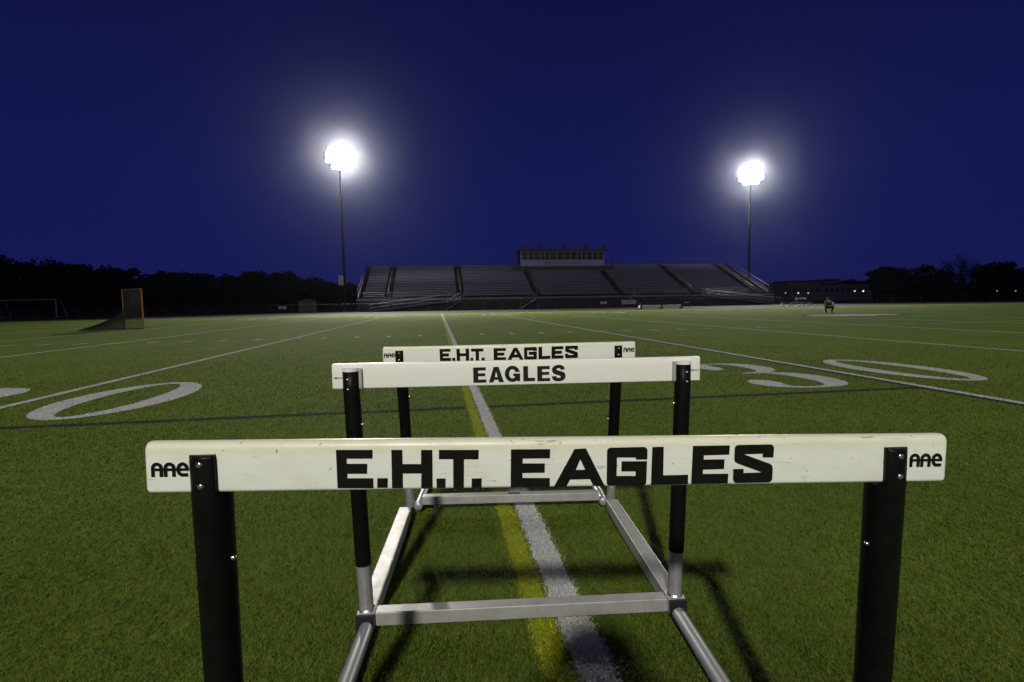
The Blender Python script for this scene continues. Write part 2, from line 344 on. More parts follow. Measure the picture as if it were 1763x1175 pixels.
# near turf: real fibres, coloured by the paint they stand in
def inside(px, py, poly):
    poly = np.asarray(poly); x1, y1 = poly[:, 0], poly[:, 1]; x2, y2 = np.roll(x1, -1), np.roll(y1, -1)
    r = np.zeros(len(px), bool)
    for a, b, c, d in zip(x1, y1, x2, y2):
        if b == d: continue
        r ^= ((b > py) != (d > py)) & (px < (c-a)*(py-b)/(d-b)+a)
    return r
def turf_fibres(N, rmin, rmax, p):
    t = rng.random(N); k = 2-p
    rr = (rmin**k+(rmax**k-rmin**k)*t)**(1/k)
    keep = rng.random(N) < np.clip((rmax-rr)/(rmax-5.0), 0, 1)**1.3; rr = rr[keep]; N = len(rr)
    th = YAW+(rng.random(N)-.5)*2*R(58)
    x = CX+rr*np.sin(th); y = CY+rr*np.cos(th)
    jit = lambda s: rng.normal(0, s, N)
    xj, yj = x+jit(.006), y+jit(.006)
    col = np.empty((N, 3)); g = rng.random(N)[:, None]
    n1 = np.sin(x*2.1+1.3*np.sin(y*1.7))*np.sin(y*2.9+x)*.5+.5
    col[:] = np.array(GA)*1.0*(1-g)+np.array(GB)*1.35*g
    yel = rng.random(N) < .10; col[yel] = np.array((.17, .16, .03))
    drk = rng.random(N) < .18; col[drk] = np.array((.018, .034, .004))
    col *= (.82+.36*n1)[:, None]
    white = np.zeros(N, bool)
    for lx in LINES: white |= np.abs(xj-lx) < .0508
    xq, yq = x+jit(.006), y+jit(.006)
    for cs in numeral_polys:
        cx_ = [q_[0] for q_ in cs[0]]
        if min(cx_) > 9 or max(cx_) < -9: continue
        ins = np.zeros(N, bool)
        for c in cs: ins ^= inside(xq, yq, c)
        white |= ins
    w2 = white & (rng.random(N) < .86)
    col[w2] = (np.array((.70, .70, .72))*(.45+.65*rng.random(N)[:, None]))[w2]
    yl = (xj > -.140) & (xj < -.050) & ~white & (rng.random(N) < .74)
    col[yl] = (np.array((.42, .45, .025))*(.45+.65*rng.random(N)[:, None]))[yl]
    dk = ((np.abs(yj-5.19) < .045) & (xj < 4.43) & ~white & ~yl) | ((xj > 4.445) & (xj < 4.52) & ~white)
    dk &= rng.random(N) < .9
    col[dk] = (np.array((.016, .030, .032))*(.5+.9*rng.random(N)[:, None]))[dk]
    # shape
    scl = np.clip(rr/1.9, 1, 5)
    L = (.014+.016*rng.random(N)); wd = .0012*scl*(.7+.6*rng.random(N))
    a = rng.random(N)*2*np.pi; dx, dy = np.cos(a), np.sin(a); lean = .85+.85*rng.random(N)
    curl = rng.normal(0, 1.9, N)
    ax, ay = -dy*wd/2, dx*wd/2
    z0 = Z_BASE-.002
    mxx = x+dx*L*.5*np.sin(lean*.6); myy = y+dy*L*.5*np.sin(lean*.6); mz = z0+L*.5*np.cos(lean*.6)
    b = a+curl; hx = np.cos(b); hy = np.sin(b)
    tx = mxx+hx*L*.55*np.sin(lean*1.15); ty = myy+hy*L*.55*np.sin(lean*1.15); tz = mz+L*.55*np.cos(lean*1.15)
    V = np.empty((N, 5, 3))
    V[:, 0] = np.stack([x-ax, y-ay, np.full(N, z0)], 1); V[:, 1] = np.stack([x+ax, y+ay, np.full(N, z0)], 1)
    V[:, 2] = np.stack([mxx+ax, myy+ay, mz], 1); V[:, 3] = np.stack([mxx-ax, myy-ay, mz], 1); V[:, 4] = np.stack([tx, ty, tz], 1)
    return V, col
def fibre_mesh(name, parts, m):
    V = np.concatenate([p[0] for p in parts]); col = np.concatenate([p[1] for p in parts]); N = len(V)
    me = bpy.data.meshes.new(name); me.vertices.add(N*5); me.vertices.foreach_set('co', V.reshape(-1).astype(np.float32))
    base = (np.arange(N)*5)[:, None]
    li = np.concatenate([base+np.array([0, 1, 2, 3]), base+np.array([3, 2, 4])], 1).reshape(-1)
    me.loops.add(len(li)); me.loops.foreach_set('vertex_index', li.astype(np.int32))
    st = np.stack([np.arange(N)*7, np.arange(N)*7+4], 1).reshape(-1)
    me.polygons.add(2*N); me.polygons.foreach_set('loop_start', st.astype(np.int32))
    me.update(calc_edges=True); me.validate()
    at_ = me.color_attributes.new('tint', 'FLOAT_COLOR', 'POINT')
    c4 = np.ones((N, 5, 4), np.float32); c4[:, :, :3] = col[:, None, :]
    at_.data.foreach_set('color', c4.reshape(-1))
    o = link(name, me, m); return o
m_fib = bpy.data.materials.new('turf_fibre'); m_fib.use_nodes = True
_n = m_fib.node_tree; _b = _n.nodes['Principled BSDF']; _a = _n.nodes.new('ShaderNodeAttribute'); _a.attribute_name = 'tint'
_n.links.new(_a.outputs['Color'], _b.inputs['Base Color']); _b.inputs['Roughness'].default_value = .6; _b.inputs['Specular IOR Level'].default_value = .12
fo = fibre_mesh('turf_grass', [turf_fibres(950000, .75, 17.0, 1.75)], m_fib)
tag(fo, 'short green artificial turf fibres with painted lines around the hurdles', 'turf', kind='stuff')
# ---------------------------------------------------------------- hurdles
LET = [[[[-0.2877,-0.0147],[-0.2417,-0.0152],[-0.2421,-0.0269],[-0.2745,-0.0265],[-0.2743,-0.0333],[-0.2487,-0.0336],[-0.2492,-0.0471],[-0.2739,-0.0467],[-0.2741,-0.0526],[-0.2414,-0.0531],[-0.2413,-0.0664],[-0.2866,-0.0657]]],[[[-0.2362,-0.0531],[-0.223,-0.0533],[-0.2234,-0.0661],[-0.2367,-0.0659]]],[[[-0.2181,-0.0155],[-0.2042,-0.0156],[-0.204,-0.0346],[-0.1806,-0.0349],[-0.1804,-0.0159],[-0.166,-0.0161],[-0.166,-0.0675],[-0.1808,-0.0673],[-0.1802,-0.0476],[-0.2039,-0.0473],[-0.2039,-0.0669],[-0.2178,-0.0667]]],[[[-0.161,-0.0546],[-0.1493,-0.0547],[-0.1496,-0.0674],[-0.1609,-0.0672]]],[[[-0.1577,-0.0162],[-0.1067,-0.0167],[-0.1069,-0.0293],[-0.1256,-0.0291],[-0.1259,-0.0681],[-0.1395,-0.0679],[-0.1395,-0.0289],[-0.1577,-0.0287]]],[[[-0.1157,-0.0552],[-0.1028,-0.0554],[-0.103,-0.0681],[-0.116,-0.0679]]],[[[-0.0651,-0.0166],[-0.014,-0.0168],[-0.0142,-0.0292],[-0.0497,-0.0292],[-0.0498,-0.0357],[-0.0209,-0.0361],[-0.021,-0.0488],[-0.05,-0.0488],[-0.0497,-0.0555],[-0.0141,-0.056],[-0.0142,-0.0686],[-0.0654,-0.0682]]],[[[-0.0089,-0.0683],[0.0176,-0.0171],[0.0327,-0.0162],[0.0585,-0.0681],[0.0435,-0.0682],[0.0386,-0.0584],[0.0125,-0.0587],[0.0073,-0.0685]],[[0.0254,-0.0313],[0.032,-0.0453],[0.0199,-0.0456]]],[[[0.1142,-0.0326],[0.0989,-0.0324],[0.0989,-0.0296],[0.0739,-0.0293],[0.0739,-0.0545],[0.099,-0.0548],[0.099,-0.0486],[0.08,-0.0484],[0.08,-0.0346],[0.1139,-0.0347],[0.1136,-0.063],[0.1132,-0.0651],[0.1121,-0.0668],[0.1103,-0.0679],[0.1083,-0.0683],[0.0656,-0.0678],[0.0638,-0.0674],[0.0622,-0.0663],[0.0611,-0.0647],[0.0607,-0.0628],[0.0605,-0.0205],[0.0609,-0.0186],[0.062,-0.0171],[0.0635,-0.016],[0.0654,-0.0157],[0.1089,-0.0152],[0.1109,-0.0157],[0.1126,-0.0168],[0.1138,-0.0186],[0.1142,-0.0206]]],[[[0.1205,-0.0154],[0.1358,-0.0152],[0.136,-0.0545],[0.1695,-0.0542],[0.1694,-0.0671],[0.1198,-0.0679]]],[[[0.1748,-0.0145],[0.2245,-0.0144],[0.2242,-0.0271],[0.1898,-0.0278],[0.1899,-0.0335],[0.218,-0.0335],[0.2177,-0.047],[0.1895,-0.0475],[0.1892,-0.0534],[0.2237,-0.0535],[0.2235,-0.0668],[0.1738,-0.0671]]],[[[0.2844,-0.0318],[0.2698,-0.0316],[0.2697,-0.0264],[0.2442,-0.027],[0.2795,-0.0403],[0.2832,-0.043],[0.2842,-0.0475],[0.2841,-0.061],[0.2837,-0.0631],[0.2826,-0.0648],[0.2808,-0.0659],[0.2788,-0.0663],[0.2359,-0.0666],[0.2338,-0.0662],[0.232,-0.065],[0.2309,-0.0632],[0.2304,-0.0611],[0.2302,-0.0472],[0.2442,-0.047],[0.2446,-0.0529],[0.2695,-0.0523],[0.2355,-0.0394],[0.2322,-0.037],[0.2312,-0.0335],[0.2312,-0.0192],[0.2316,-0.0172],[0.2327,-0.0155],[0.2344,-0.0143],[0.2365,-0.0139],[0.2793,-0.0135],[0.2814,-0.0139],[0.2832,-0.0151],[0.2844,-0.0169],[0.2848,-0.0189]]]]
def rounded_board(name, wdt, dep, hh, rt, rb, re, m, parent, loc, rotY=0.0):
    """board with its top front edge at the origin: x along, y 0..dep away, z 0..-hh; rounded top (rt), bottom (rb), ends (re)"""
    prof = []
    def corner(cy, cz, r, a0): return [(cy+r*math.cos(R(a0+15*i)), cz+r*math.sin(R(a0+15*i))) for i in range(7)]
    prof = corner(dep-rt, -rt, rt, 0)+corner(rt, -rt, rt, 90)+corner(rb, -hh+rb, rb, 180)+corner(dep-rb, -hh+rb, rb, 270)
    n = len(prof); cy, cz = dep/2, -hh/2
    secs = []
    K = 6
    for i in range(K+1):
        a = math.pi/2*i/K; secs.append((-wdt/2+re*(1-math.sin(a)), re*(1-math.cos(a))))
    full = [(x, i_) for x, i_ in secs[::-1]] 
    full = [(-wdt/2+re*(1-math.cos(math.pi/2*i/K)), re*(1-math.sin(math.pi/2*i/K))) for i in range(K+1)]
    xs = full+[(-x, i_) for x, i_ in full[::-1]]
    mb = MB(); vs = []
    for x, ins in xs:
        fy = max(.05, 1-ins/(dep/2)) ; fz = 1-ins/(hh/2)
        vs += [(x, cy+(p[0]-cy)*fy, cz+(p[1]-cz)*fz) for p in prof]
    fs = [(j*n+i, j*n+(i+1) % n, (j+1)*n+(i+1) % n, (j+1)*n+i) for j in range(len(xs)-1) for i in range(n)]
    mb.add(vs, fs, True); mb.add(vs[:n], [tuple(range(n))]); mb.add(vs[-n:], [tuple(range(n))])
    o = mb.build(name, m, parent, loc); o.rotation_euler = (0, rotY, 0); return o
def d_strap(x0, x1, cx, r, yc, z0, z1, lip=.003):
    """front part of a tube wall between x0 and x1, closed flat at y = -.0004, top edge eased"""
    mb = MB(); pts = []
    for i in range(17):
        x = x0+(x1-x0)*i/16; y = yc-math.sqrt(max(0, r*r-(x-cx)**2)); pts.append((x, min(y, -.0012)))
    n = len(pts); rings = []
    for z, s in ((z0, 1), (z1-lip, 1), (z1-lip*.3, .93), (z1, .72)):
        rings.append([(cx+(x-cx)*(1-(1-s)*.12), y*s, z) for x, y in pts]+[(x1, -.0004, z), (x0, -.0004, z)])
    k = n+2; vs = [p for r_ in rings for p in r_]
    fs = [(j*k+i, j*k+(i+1) % k, (j+1)*k+(i+1) % k, (j+1)*k+i) for j in range(3) for i in range(k)]
    mb.add(vs, fs, True); mb.add(rings[0], [tuple(range(k))]); mb.add(rings[3], [tuple(range(k))]); return mb
def aae_marks(parent, u0, y):
    """three joined letters, arch A, arch A, round e, starting at u0 along the board"""
    th = .0044; H_ = .0186; z0 = -.0435; x = u0; k = 0
    def put(pl):
        nonlocal k
        k += 1; return [(p[0], p[1]) for p in pl]
    mb = MB()
    def add(poly):
        nonlocal k
        k += 1; n = len(poly)//2
        vs = [(p[0], y-.00004*k, p[1]) for p in poly]
        mb.add(vs, [(i, i+1, 2*n-2-i, 2*n-1-i) for i in range(n-1)])
    wl = .0135; r = wl/2-th/2+.0005
    for q_ in range(2):
        c = x+wl/2
        add(stroke([(c-r, z0), (c-r, z0+H_-th/2-r)]+arc(c, z0+H_-th/2-r, r, r, 180, 0, 12)[1:]+[(c+r, z0)], th))
        x += wl+.0012+.0006
    c = x+wl/2+.0006
    rr = r+.0004
    add(stroke([(c+rr+.001, z0+th/2+.0002), (c, z0+th/2+.0002)]+arc(c, z0+H_/2, rr, H_/2-th/2, 265, 90, 14)+arc(c, z0+H_/2, rr, H_/2-th/2, 84, 6, 6), th))
    add(stroke([(u0+.003, z0+H_*.50), (c+rr+th/2, z0+H_*.50)], th*.8))
    return mb.build('maker_logo', m_vinyl, parent)
def hurdle(name, label, H, kind, footx, footlen, pins, sleeve0=.21, barmat=None):
    x0, y0, yaw, sb, st, lean, zt, tilt, wd_, ht = H
    root = empty(name, (x0, y0, 0), yaw, label, 'hurdle', 'athletics hurdles lined up on the yard line')
    aae = kind == 'round'
    rotY = math.atan2(-2*tilt, wd_)
    bar = rounded_board('crossbar', wd_, .020 if aae else .020, ht, .0095 if aae else .004, .005 if aae else .003, .007 if aae else .003, barmat, root, (.002 if aae else 0, -lean, zt), rotY)
    # lettering on the face of the board
    eps = -.0006
    if aae:
        for g in LET:
            cs = [[(u-.002, v*.975+(.0030 if 'nearest' in label else .0015)) for u, v in c] for c in g]
            flat_curve('letter', cs, lambda u, v, w_: (u, eps, v), m_vinyl, bar)
        aae_marks(bar, -.5172, eps); aae_marks(bar, .4722, eps)
    else:
        S = .260/1465; X0 = -.1311; 
        def fl(name_, cs): flat_curve(name_, [[((p[0]-135)*S+X0, -.0165-(p[1]-70)*S*1.02) for p in c] for c in cs], lambda u, v, w_: (u, eps, v), m_vinyl2, bar)
        E_ = lambda a: [(a,75),(a+200,75),(a+200,125),(a+78,125),(a+78,168),(a+190,168),(a+190,215),(a+78,215),(a+78,265),(a+205,265),(a+205,315),(a,315)]
        fl('letter', [E_(138)])
        fl('letter', [[(382,315),(462,72),(540,72),(622,315),(545,315),(531,275),(468,275),(455,315)], [(500,145),(522,232),(478,232)]])
        G_ = [(878,160),(802,160)]+arc(758,-187,52,72,35,318,16)[0:]
        G_ = [(p[0], abs(p[1])) for p in G_]
        G_ += [(808,228),(770,228),(770,182),(880,182),(880,305),(835,305),(828,290)]+[(p[0], abs(p[1])) for p in arc(758,-187,122,128,-58,-325,22)]
        G_ = [(p[0], abs(p[1])) for p in G_]
        fl('letter', [G_])
        fl('letter', [[(930,70),(1007,70),(1007,255),(1117,255),(1117,310),(930,310)]])
        fl('letter', [E_(1153)])
        fl('letter', [[(p[0], p[1]+22) for p in smooth_pts([(1595,112),(1582,72),(1550,48),(1497,38),(1440,50),(1400,80),(1390,120),(1402,160),(1440,187),(1490,203),(1520,213),(1528,228),(1517,241),(1492,246),(1465,237),(1455,215)], 4)+smooth_pts([(1387,218),(1398,262),(1432,290),(1490,300),(1555,288),(1595,255),(1605,212),(1593,172),(1555,147),(1500,131),(1470,121),(1463,107),(1475,95),(1500,91),(1521,99),(1530,120)], 4)]])
        # small maker's word at each end: PORTAPIT in tiny capitals
        strokes = {'P': [[(0,0),(0,1),(.7,1),(.7,.5),(0,.5)]], 'O': [[(0,0),(0,1),(.7,1),(.7,0),(0,0)]], 'R': [[(0,0),(0,1),(.7,1),(.7,.5),(0,.5)], [(.25,.5),(.75,0)]],
                   'T': [[(0,1),(.8,1)], [(.4,1),(.4,0)]], 'A': [[(0,0),(.38,1),(.76,0)], [(.15,.35),(.6,.35)]], 'I': [[(.2,0),(.2,1)]]}
        for u0 in (-.5140, .4905):
            mb = MB()
            x = u0
            for i_, ch in enumerate('PORTAPIT'):
                for k_, pl in enumerate(strokes[ch]):
                    pp = stroke([(x+p[0]*.0028, -.041+p[1]*.0042) for p in pl], .0009); n_ = len(pp)//2
                    mb.add([(p[0], eps-.00005*k_, p[1]) for p in pp], [(j, j+1, 2*n_-2-j, 2*n_-1-j) for j in range(n_-1)])
                x += .0034 if ch != 'I' else .0022
            mb.build('maker_word', m_vinyl, bar)
    for sg in (-1, 1):
        zb = zt-ht+sg*tilt*.86          # underside of the board at this post
        P = lambda z, dx=0, dy=0: Vector((sg*(sb+(st-sb)*(z/zt))+dx, -lean*(z/zt)+dy, z))
        r_ = .0238 if aae else .0225
        yc = .013 if aae else -.003
        up = MB()
        xs_c = sg*(.4500 if aae else .4645)
        if name == 'training_hurdle' and not aae: pass
        top = Vector((xs_c if aae else sg*st, -lean+yc, zb-.001)); bot = P(sleeve0, 0, yc)
        up.tube(bot, top, r_*.97, r_, 28, True)
        upo = up.build('upright', m_black, root)
        # tongue of the sleeve that carries on up in front of the board
        xc = top.x
        tb = MB()
        tongue_top = -.0155 if aae else -.019
        zt_here = zt+sg*tilt*.86
        if aae:
            xo = xc+sg*r_*.80; xi = xc-sg*.0135
            s_ = d_strap(min(xo, xi), max(xo, xi), xc, r_, yc, zb-.004, zt_here+tongue_top, .004)
        else:
            s_ = d_strap(xc-r_*.97, xc+r_*.97, xc, r_, yc, zb-.004, zt_here+tongue_top, .0005)
        tb.add([(p[0], p[1]-lean, p[2]) for p in s_.v], s_.f, True)
        tb.build('bracket_tongue', m_black, upo)
        for v in ((-.0258, -.0532) if aae else (-.0405, -.068)):
            b = MB(); bx = sg*(.4520 if aae else .4715)
            yy = yc-math.sqrt(max(0, r_*r_-(bx-xc)**2))-lean
            b.dome((bx, yy+.0008, zt_here+v), (0, -1, 0), .0043 if aae else .0040, .0028)
            b.build('bolt', m_steel, upo)
        if not aae:
            cp = MB(); n_ = 24
            poly = [(xc+r_*1.04*math.cos(math.pi+math.pi*i/n_), yc+r_*1.06*math.sin(math.pi+math.pi*i/n_)) for i in range(n_+1)]
            cp.prism(poly, lambda u, v, d: (u, v-lean, d), zt_here-.0195, zt_here-.0105); cp.build('post_cap', m_whitecap, upo)
            sb_ = MB(); xi = xc-sg*r_*1.02
            sb_.box(min(xi, xi-sg*.0075), -lean-.014, zb+.002, max(xi, xi-sg*.0075), -lean-.0008, zt_here-.012, .001); sb_.build('side_plate', m_alu, upo)
        inner = MB(); inner.tube(P(.046 if not aae else .012, 0, 0), P(sleeve0+.01, 0, yc*.6), .0195 if aae else .0200, None, 24)
        inner.build('inner_post', m_aluv, upo)
        for dz, dark in pins[sg]:
            p = P(dz, 0, yc); p.x = top.x*(dz/zt)+sg*sb*(1-dz/zt)
            q_ = MB()
            if not dark: q_.dome(p+Vector((-sg*r_*.93, -r_*.30, 0)), (-sg, -.3, .15), .0042, .0085); q_.build('pin', m_steel, upo)
            else: q_.dome(p+Vector((-sg*r_*.80, -r_*.58, 0)), (-sg, -.75, 0), .0050, .0012); q_.build('pin_hole', m_pin, upo)
        # base
        if aae:
            f = MB(); fx = sg*footx
            f.tube((fx, -.030, .021), (fx, footlen, .021), .0195, None, 24); f.dome((fx, -.030, .021), (0, -1, 0), .0195, .008, 20); f.dome((fx, footlen, .021), (0, 1, 0), .0195, .006, 20)
            fo_ = f.build('foot', m_aluv, root)
            c_ = MB(); c_.tube((sg*sb, .0, -.006), (sg*sb, 0, .014), .0235, .0235, 20); c_.box(min(fx, sg*sb), -.012, .002, max(fx, sg*sb), .014, .03, .002); c_.build('rubber_foot', m_cap, fo_)
        else:
            f = MB(); f.box(sg*footx-.025, -.030, .001, sg*footx+.025, footlen, .050, .0035); fo_ = f.build('foot', m_alu, root)
            c_ = MB(); c_.box(sg*footx-.0255, -.037, .0005, sg*footx+.0255, -.030, .0508, .0028); c_.build('end_cap', m_cap, fo_)
            w_ = MB()
            w_.tube((sg*sb, 0, .0495), (sg*sb, 0, .0545), .0245, .0205, 24, False)
            w_.build('weld', m_weld, fo_)
    cb = MB(); fx = footx-(.018 if aae else .0252)
    cb.box(-fx, -.020, .006 if not aae else .022, fx, .020, .046 if not aae else .060, .0032); cbo = cb.build('base_bar', m_alu, root)
    if name and aae and 'far' in label or aae and 'rear' in label:
        st_ = MB(); st_.box(-.012, -.012, .0602, .040, .010, .0605); st_.build('sticker', m_cap, cbo)
    return root
m_pin = mat('scuffed_hole', (.05, .05, .05), .6)
H_NEAR = (-.2126, 1.2769, -.0893, .480, .4449, .0545, .7415, -.0105, 1.054, .0652)
H_MID = (-.1473, 2.0185, -.0844, .4499, .4669, .0076, .7572, -.0008, 1.0396, .0694)
H_FAR = (-.0655, 2.8532, -.1145, .4537, .4541, .1587, .7482, .0026, 1.0468, .0699)
hurdle('track_hurdle', 'nearest hurdle, its scuffed cream bar lettered E.H.T. EAGLES', H_NEAR, 'round', .4425, .69,
       {-1: [(.592, 0), (.515, 1), (.447, 1)], 1: [(.575, 0), (.505, 1), (.435, 1)]}, barmat=m_cream)
hurdle('track_hurdle', 'middle hurdle with a clean white bar lettered only EAGLES and square aluminium feet', H_MID, 'square', .4499, .748,
       {-1: [(.590, 0)], 1: [(.625, 0)]}, sleeve0=.185, barmat=m_white)
hurdle('track_hurdle', 'rear hurdle, its cream bar lettered E.H.T. EAGLES showing above the white bar', H_FAR, 'round', .415, .70,
       {-1: [(.53, 0)], 1: [(.59, 0), (.50, 0), (.41, 0)]}, barmat=m_cream2)
# ---------------------------------------------------------------- floodlight poles
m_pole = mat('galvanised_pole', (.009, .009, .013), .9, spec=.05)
m_house = mat('lamp_housing', (.10, .10, .10), .6)
m_lens = emit('lit_lamp', (1.0, .97, .90), 14)
m_board = mat('pale_panel', (.26, .26, .30), .7)
def light_pole(x, y, h, watts, label, sign=False, aim=(22, 24), gw=1.0):
    rz = math.atan2(-(aim[0]-x), aim[1]-y)      # local +y looks at the aim point
    root = empty('floodlight_pole', (x, y, 0), rz, label, 'floodlight pole', 'floodlight poles round the field')
    p = MB(); p.tube((0,0,-.05), (0,0,h), .26, .13, 16); p.build('pole', m_pole, root)
    b = MB(); b.tube((0,0,-.05), (0,0,.45), .55, .5, 16); b.build('footing', m_apron, root)
    k = 0
    for r_, cnt in enumerate((4, 6, 6, 5)):
        z = h-2.7+r_*.86*gw; c = MB(); c.beam((-.41*cnt*gw,.22,z), (.41*cnt*gw,.22,z), .12, .14); c.beam((-.1,.0,z), (.1,.25,z), .3, .3)
        ca = c.build('crossarm', m_pole, root)
        for i in range(cnt):
            xx = (-.82*(cnt-1)/2+i*.82)*gw; d = Vector((0, .87, -.49))
            c0 = Vector((xx, .38, z-.05))
            l = MB(); l.tube(c0, c0+d*.38, .15, .42*gw, 14); l.beam(c0, Vector((xx, .22, z)), .06, .06); lo = l.build('luminaire', m_house, ca)
            e_ = MB(); e_.dome(c0+d*.36, d, .405*gw, .06, 18, 3); e_.build('lamp_glass', m_lens, lo)
    if sign:
        s_ = MB(); 
        wpx, hpx = .85, 1.45
        root2 = empty('pole_panel', (x, y, 0), 0)
        bpy.data.objects.remove(root2)
        s_.box(.30, .3, 4.1, 1.1, .42, 5.6, .02); s_.build('control_cabinet', m_board, root)
    la = bpy.data.lights.new('floodlight', 'SPOT'); la.energy = watts; la.spot_size = R(126); la.spot_blend = .8; la.shadow_soft_size = .8
    la.color = (1.0, .95, .84)
    lo = bpy.data.objects.new('floodlight_lamp', la); COL.objects.link(lo); lo.parent = root
    lo.location = (0, 1.6, h-1.4)
    tgt = Vector((0, .80, -.60)); lo.rotation_euler = tgt.to_track_quat('-Z', 'Y').to_euler()
    if sign or gw < 1:      # extra spot for the rack, added to brighten the far half of the field
        l2 = bpy.data.lights.new('floodlight', 'SPOT'); l2.energy = watts*1.9; l2.spot_size = R(62); l2.spot_blend = 1; l2.shadow_soft_size = .8; l2.color = la.color
        o2 = bpy.data.objects.new('floodlight_lamp', l2); COL.objects.link(o2); o2.parent = root; o2.location = (0, 1.6, h-1.8)
        o2.rotation_euler = Vector((0, math.cos(R(44)), -math.sin(R(44)))).to_track_quat('-Z', 'Y').to_euler()
    return root
xl, yl = at(597, 82.5); xr, yr = at(1287.5, 97.5)
light_pole(xl, yl, 25.0, FAR_L_W, 'tall lit floodlight pole left of the grandstand, its lamps the larger glare', sign=True)
light_pole(xr, yr, 25.0, FAR_R_W, 'tall lit floodlight pole at the right end of the grandstand, its lamps the smaller glare', gw=.84)
light_pole(-9.6, -33.5, 25.2, KEY_W, 'floodlight pole behind the camera that lights the hurdles from the left', aim=(-2, 10))
light_pole(52, -33.5, 25.2, NEAR_R_W, 'floodlight pole behind the camera toward the right corner of the field')

# ---------------------------------------------------------------- grandstand
m_seat = mat('bleacher_plank', (.16, .155, .225), .6, metal=.2, noise=(.5, .6, (.095, .09, .14), (1, 4, 4)))
m_riser = mat('bleacher_riser', (.012, .012, .015), .85)
m_rail = mat('bleacher_rail', (.032, .032, .036), .6, metal=.5)
m_dark = mat('dark_screen', (.022, .022, .025), .9, noise=(.8, .6, (.045, .045, .048)))
BX, YF, YB, ZF, ZT = 21.6, 79.4, 92.2, 1.95, 7.45
NR = 20
bl = empty('grandstand', (BX, YF, 0), 0, 'long low aluminium grandstand of bleacher seats facing the field', 'grandstand')
dY, dZ = (YB-YF)/NR, (ZT-ZF)/NR
edges = [-33.4, -29.2, -18.5, -6.7, 6.7, 18.5, 29.2, 31.5]
for a, b in zip(edges, edges[1:]):
    r_ = MB(); s_ = MB()
    for k in range(NR):
        y, z = k*dY, ZF+k*dZ
        if k >= 17 and a >= -6.8 and b <= 6.8: continue
        r_.box(a+.55, y+.30, z-.28, b-.55, y+.33, z+.02); r_.box(a+.55, y, z-.02, b-.55, y+.62, z+.01)
        s_.box(a+.6, y+.30, z+.34, b-.6, y+.58, z+.38, 0)
        s_.box(a+.6, y+.30, z+.20, b-.6, y+.32, z+.33, 0)
    sec = r_.build('seating_section', m_riser, bl); s_.build('seat_planks', m_seat, sec)
for i, x in enumerate(edges[1:-1]):
    s_ = MB()
    for k in range(NR*2): s_.box(x-.54, k*dY/2, ZF-.3+k*dZ/2, x+.54, k*dY/2+dY/2, ZF+.02+k*dZ/2-.15)
    st_ = s_.build('aisle_steps', m_riser, bl)
    h = MB()
    for q_ in range(4):
        a0, a1 = (q_*5+.4), (q_*5+4.4)
        A = Vector((x, a0*dY, ZF+a0*dZ)); B = Vector((x, a1*dY, ZF+a1*dZ)); U = Vector((0,0,.95))
        h.path([A, A+U, B+U, B], .035, 8); h.tube(A+U*.5, B+U*.5, .022, n=6)
    h.build('handrail', m_rail, st_)
def railing(pts, hh, step, name, par, r_=.028, nbar=3):
    m_ = MB(); 
    for A, B in zip(pts, pts[1:]):
        A, B = Vector(A), Vector(B); n = max(1, int((B-A).length/step))
        for i in range(n+1):
            p = A.lerp(B, i/n); m_.tube(p, p+Vector((0,0,hh)), r_, n=6)
        for j in range(nbar): 
            u = Vector((0,0,hh*(j+1)/nbar)); m_.tube(A+u, B+u, r_ if j == nbar-1 else r_*.6, n=6)
    return m_.build(name, m_rail, par)
D_ = YB-YF
m_rail_d = mat('dark_rail', (.05, .05, .055), .6)
bk = railing([(-33.4, D_, ZT), (-4.9-2.9, D_, ZT)], 1.2, 1.8, 'back_railing', bl, .022, 4); bk.data.materials[0] = m_rail_d
bk = railing([(7.8, D_, ZT), (31.5, D_, ZT)], 1.2, 1.8, 'back_railing', bl, .022, 4); bk.data.materials[0] = m_rail_d
for s_ in (-1, .943):
    e_ = MB(); A = Vector((s_*33.5, 0, ZF)); B = Vector((s_*33.5, D_, ZT)); U = Vector((0, 0, 1.1))
    e_.beam(A, B, .10, .30); e_.path([A+Vector((0,-.3,0)), A+U+Vector((0,-.3,0)), B+U, B], .035); e_.tube(A+U*.5, B+U*.5, .025)
    for i in range(1, 10): p = A.lerp(B, i/10); e_.tube(p, p+U, .02, n=6)
    e_.build('side_railing', m_rail, bl)
    d_ = MB(); d_.add([(s_*33.45, 0, 0), (s_*33.45, D_, 0), (s_*33.45, D_, ZT-.2), (s_*33.45, 0, ZF-.2)], [(0,1,2,3)]); d_.build('side_screen', m_dark, bl)
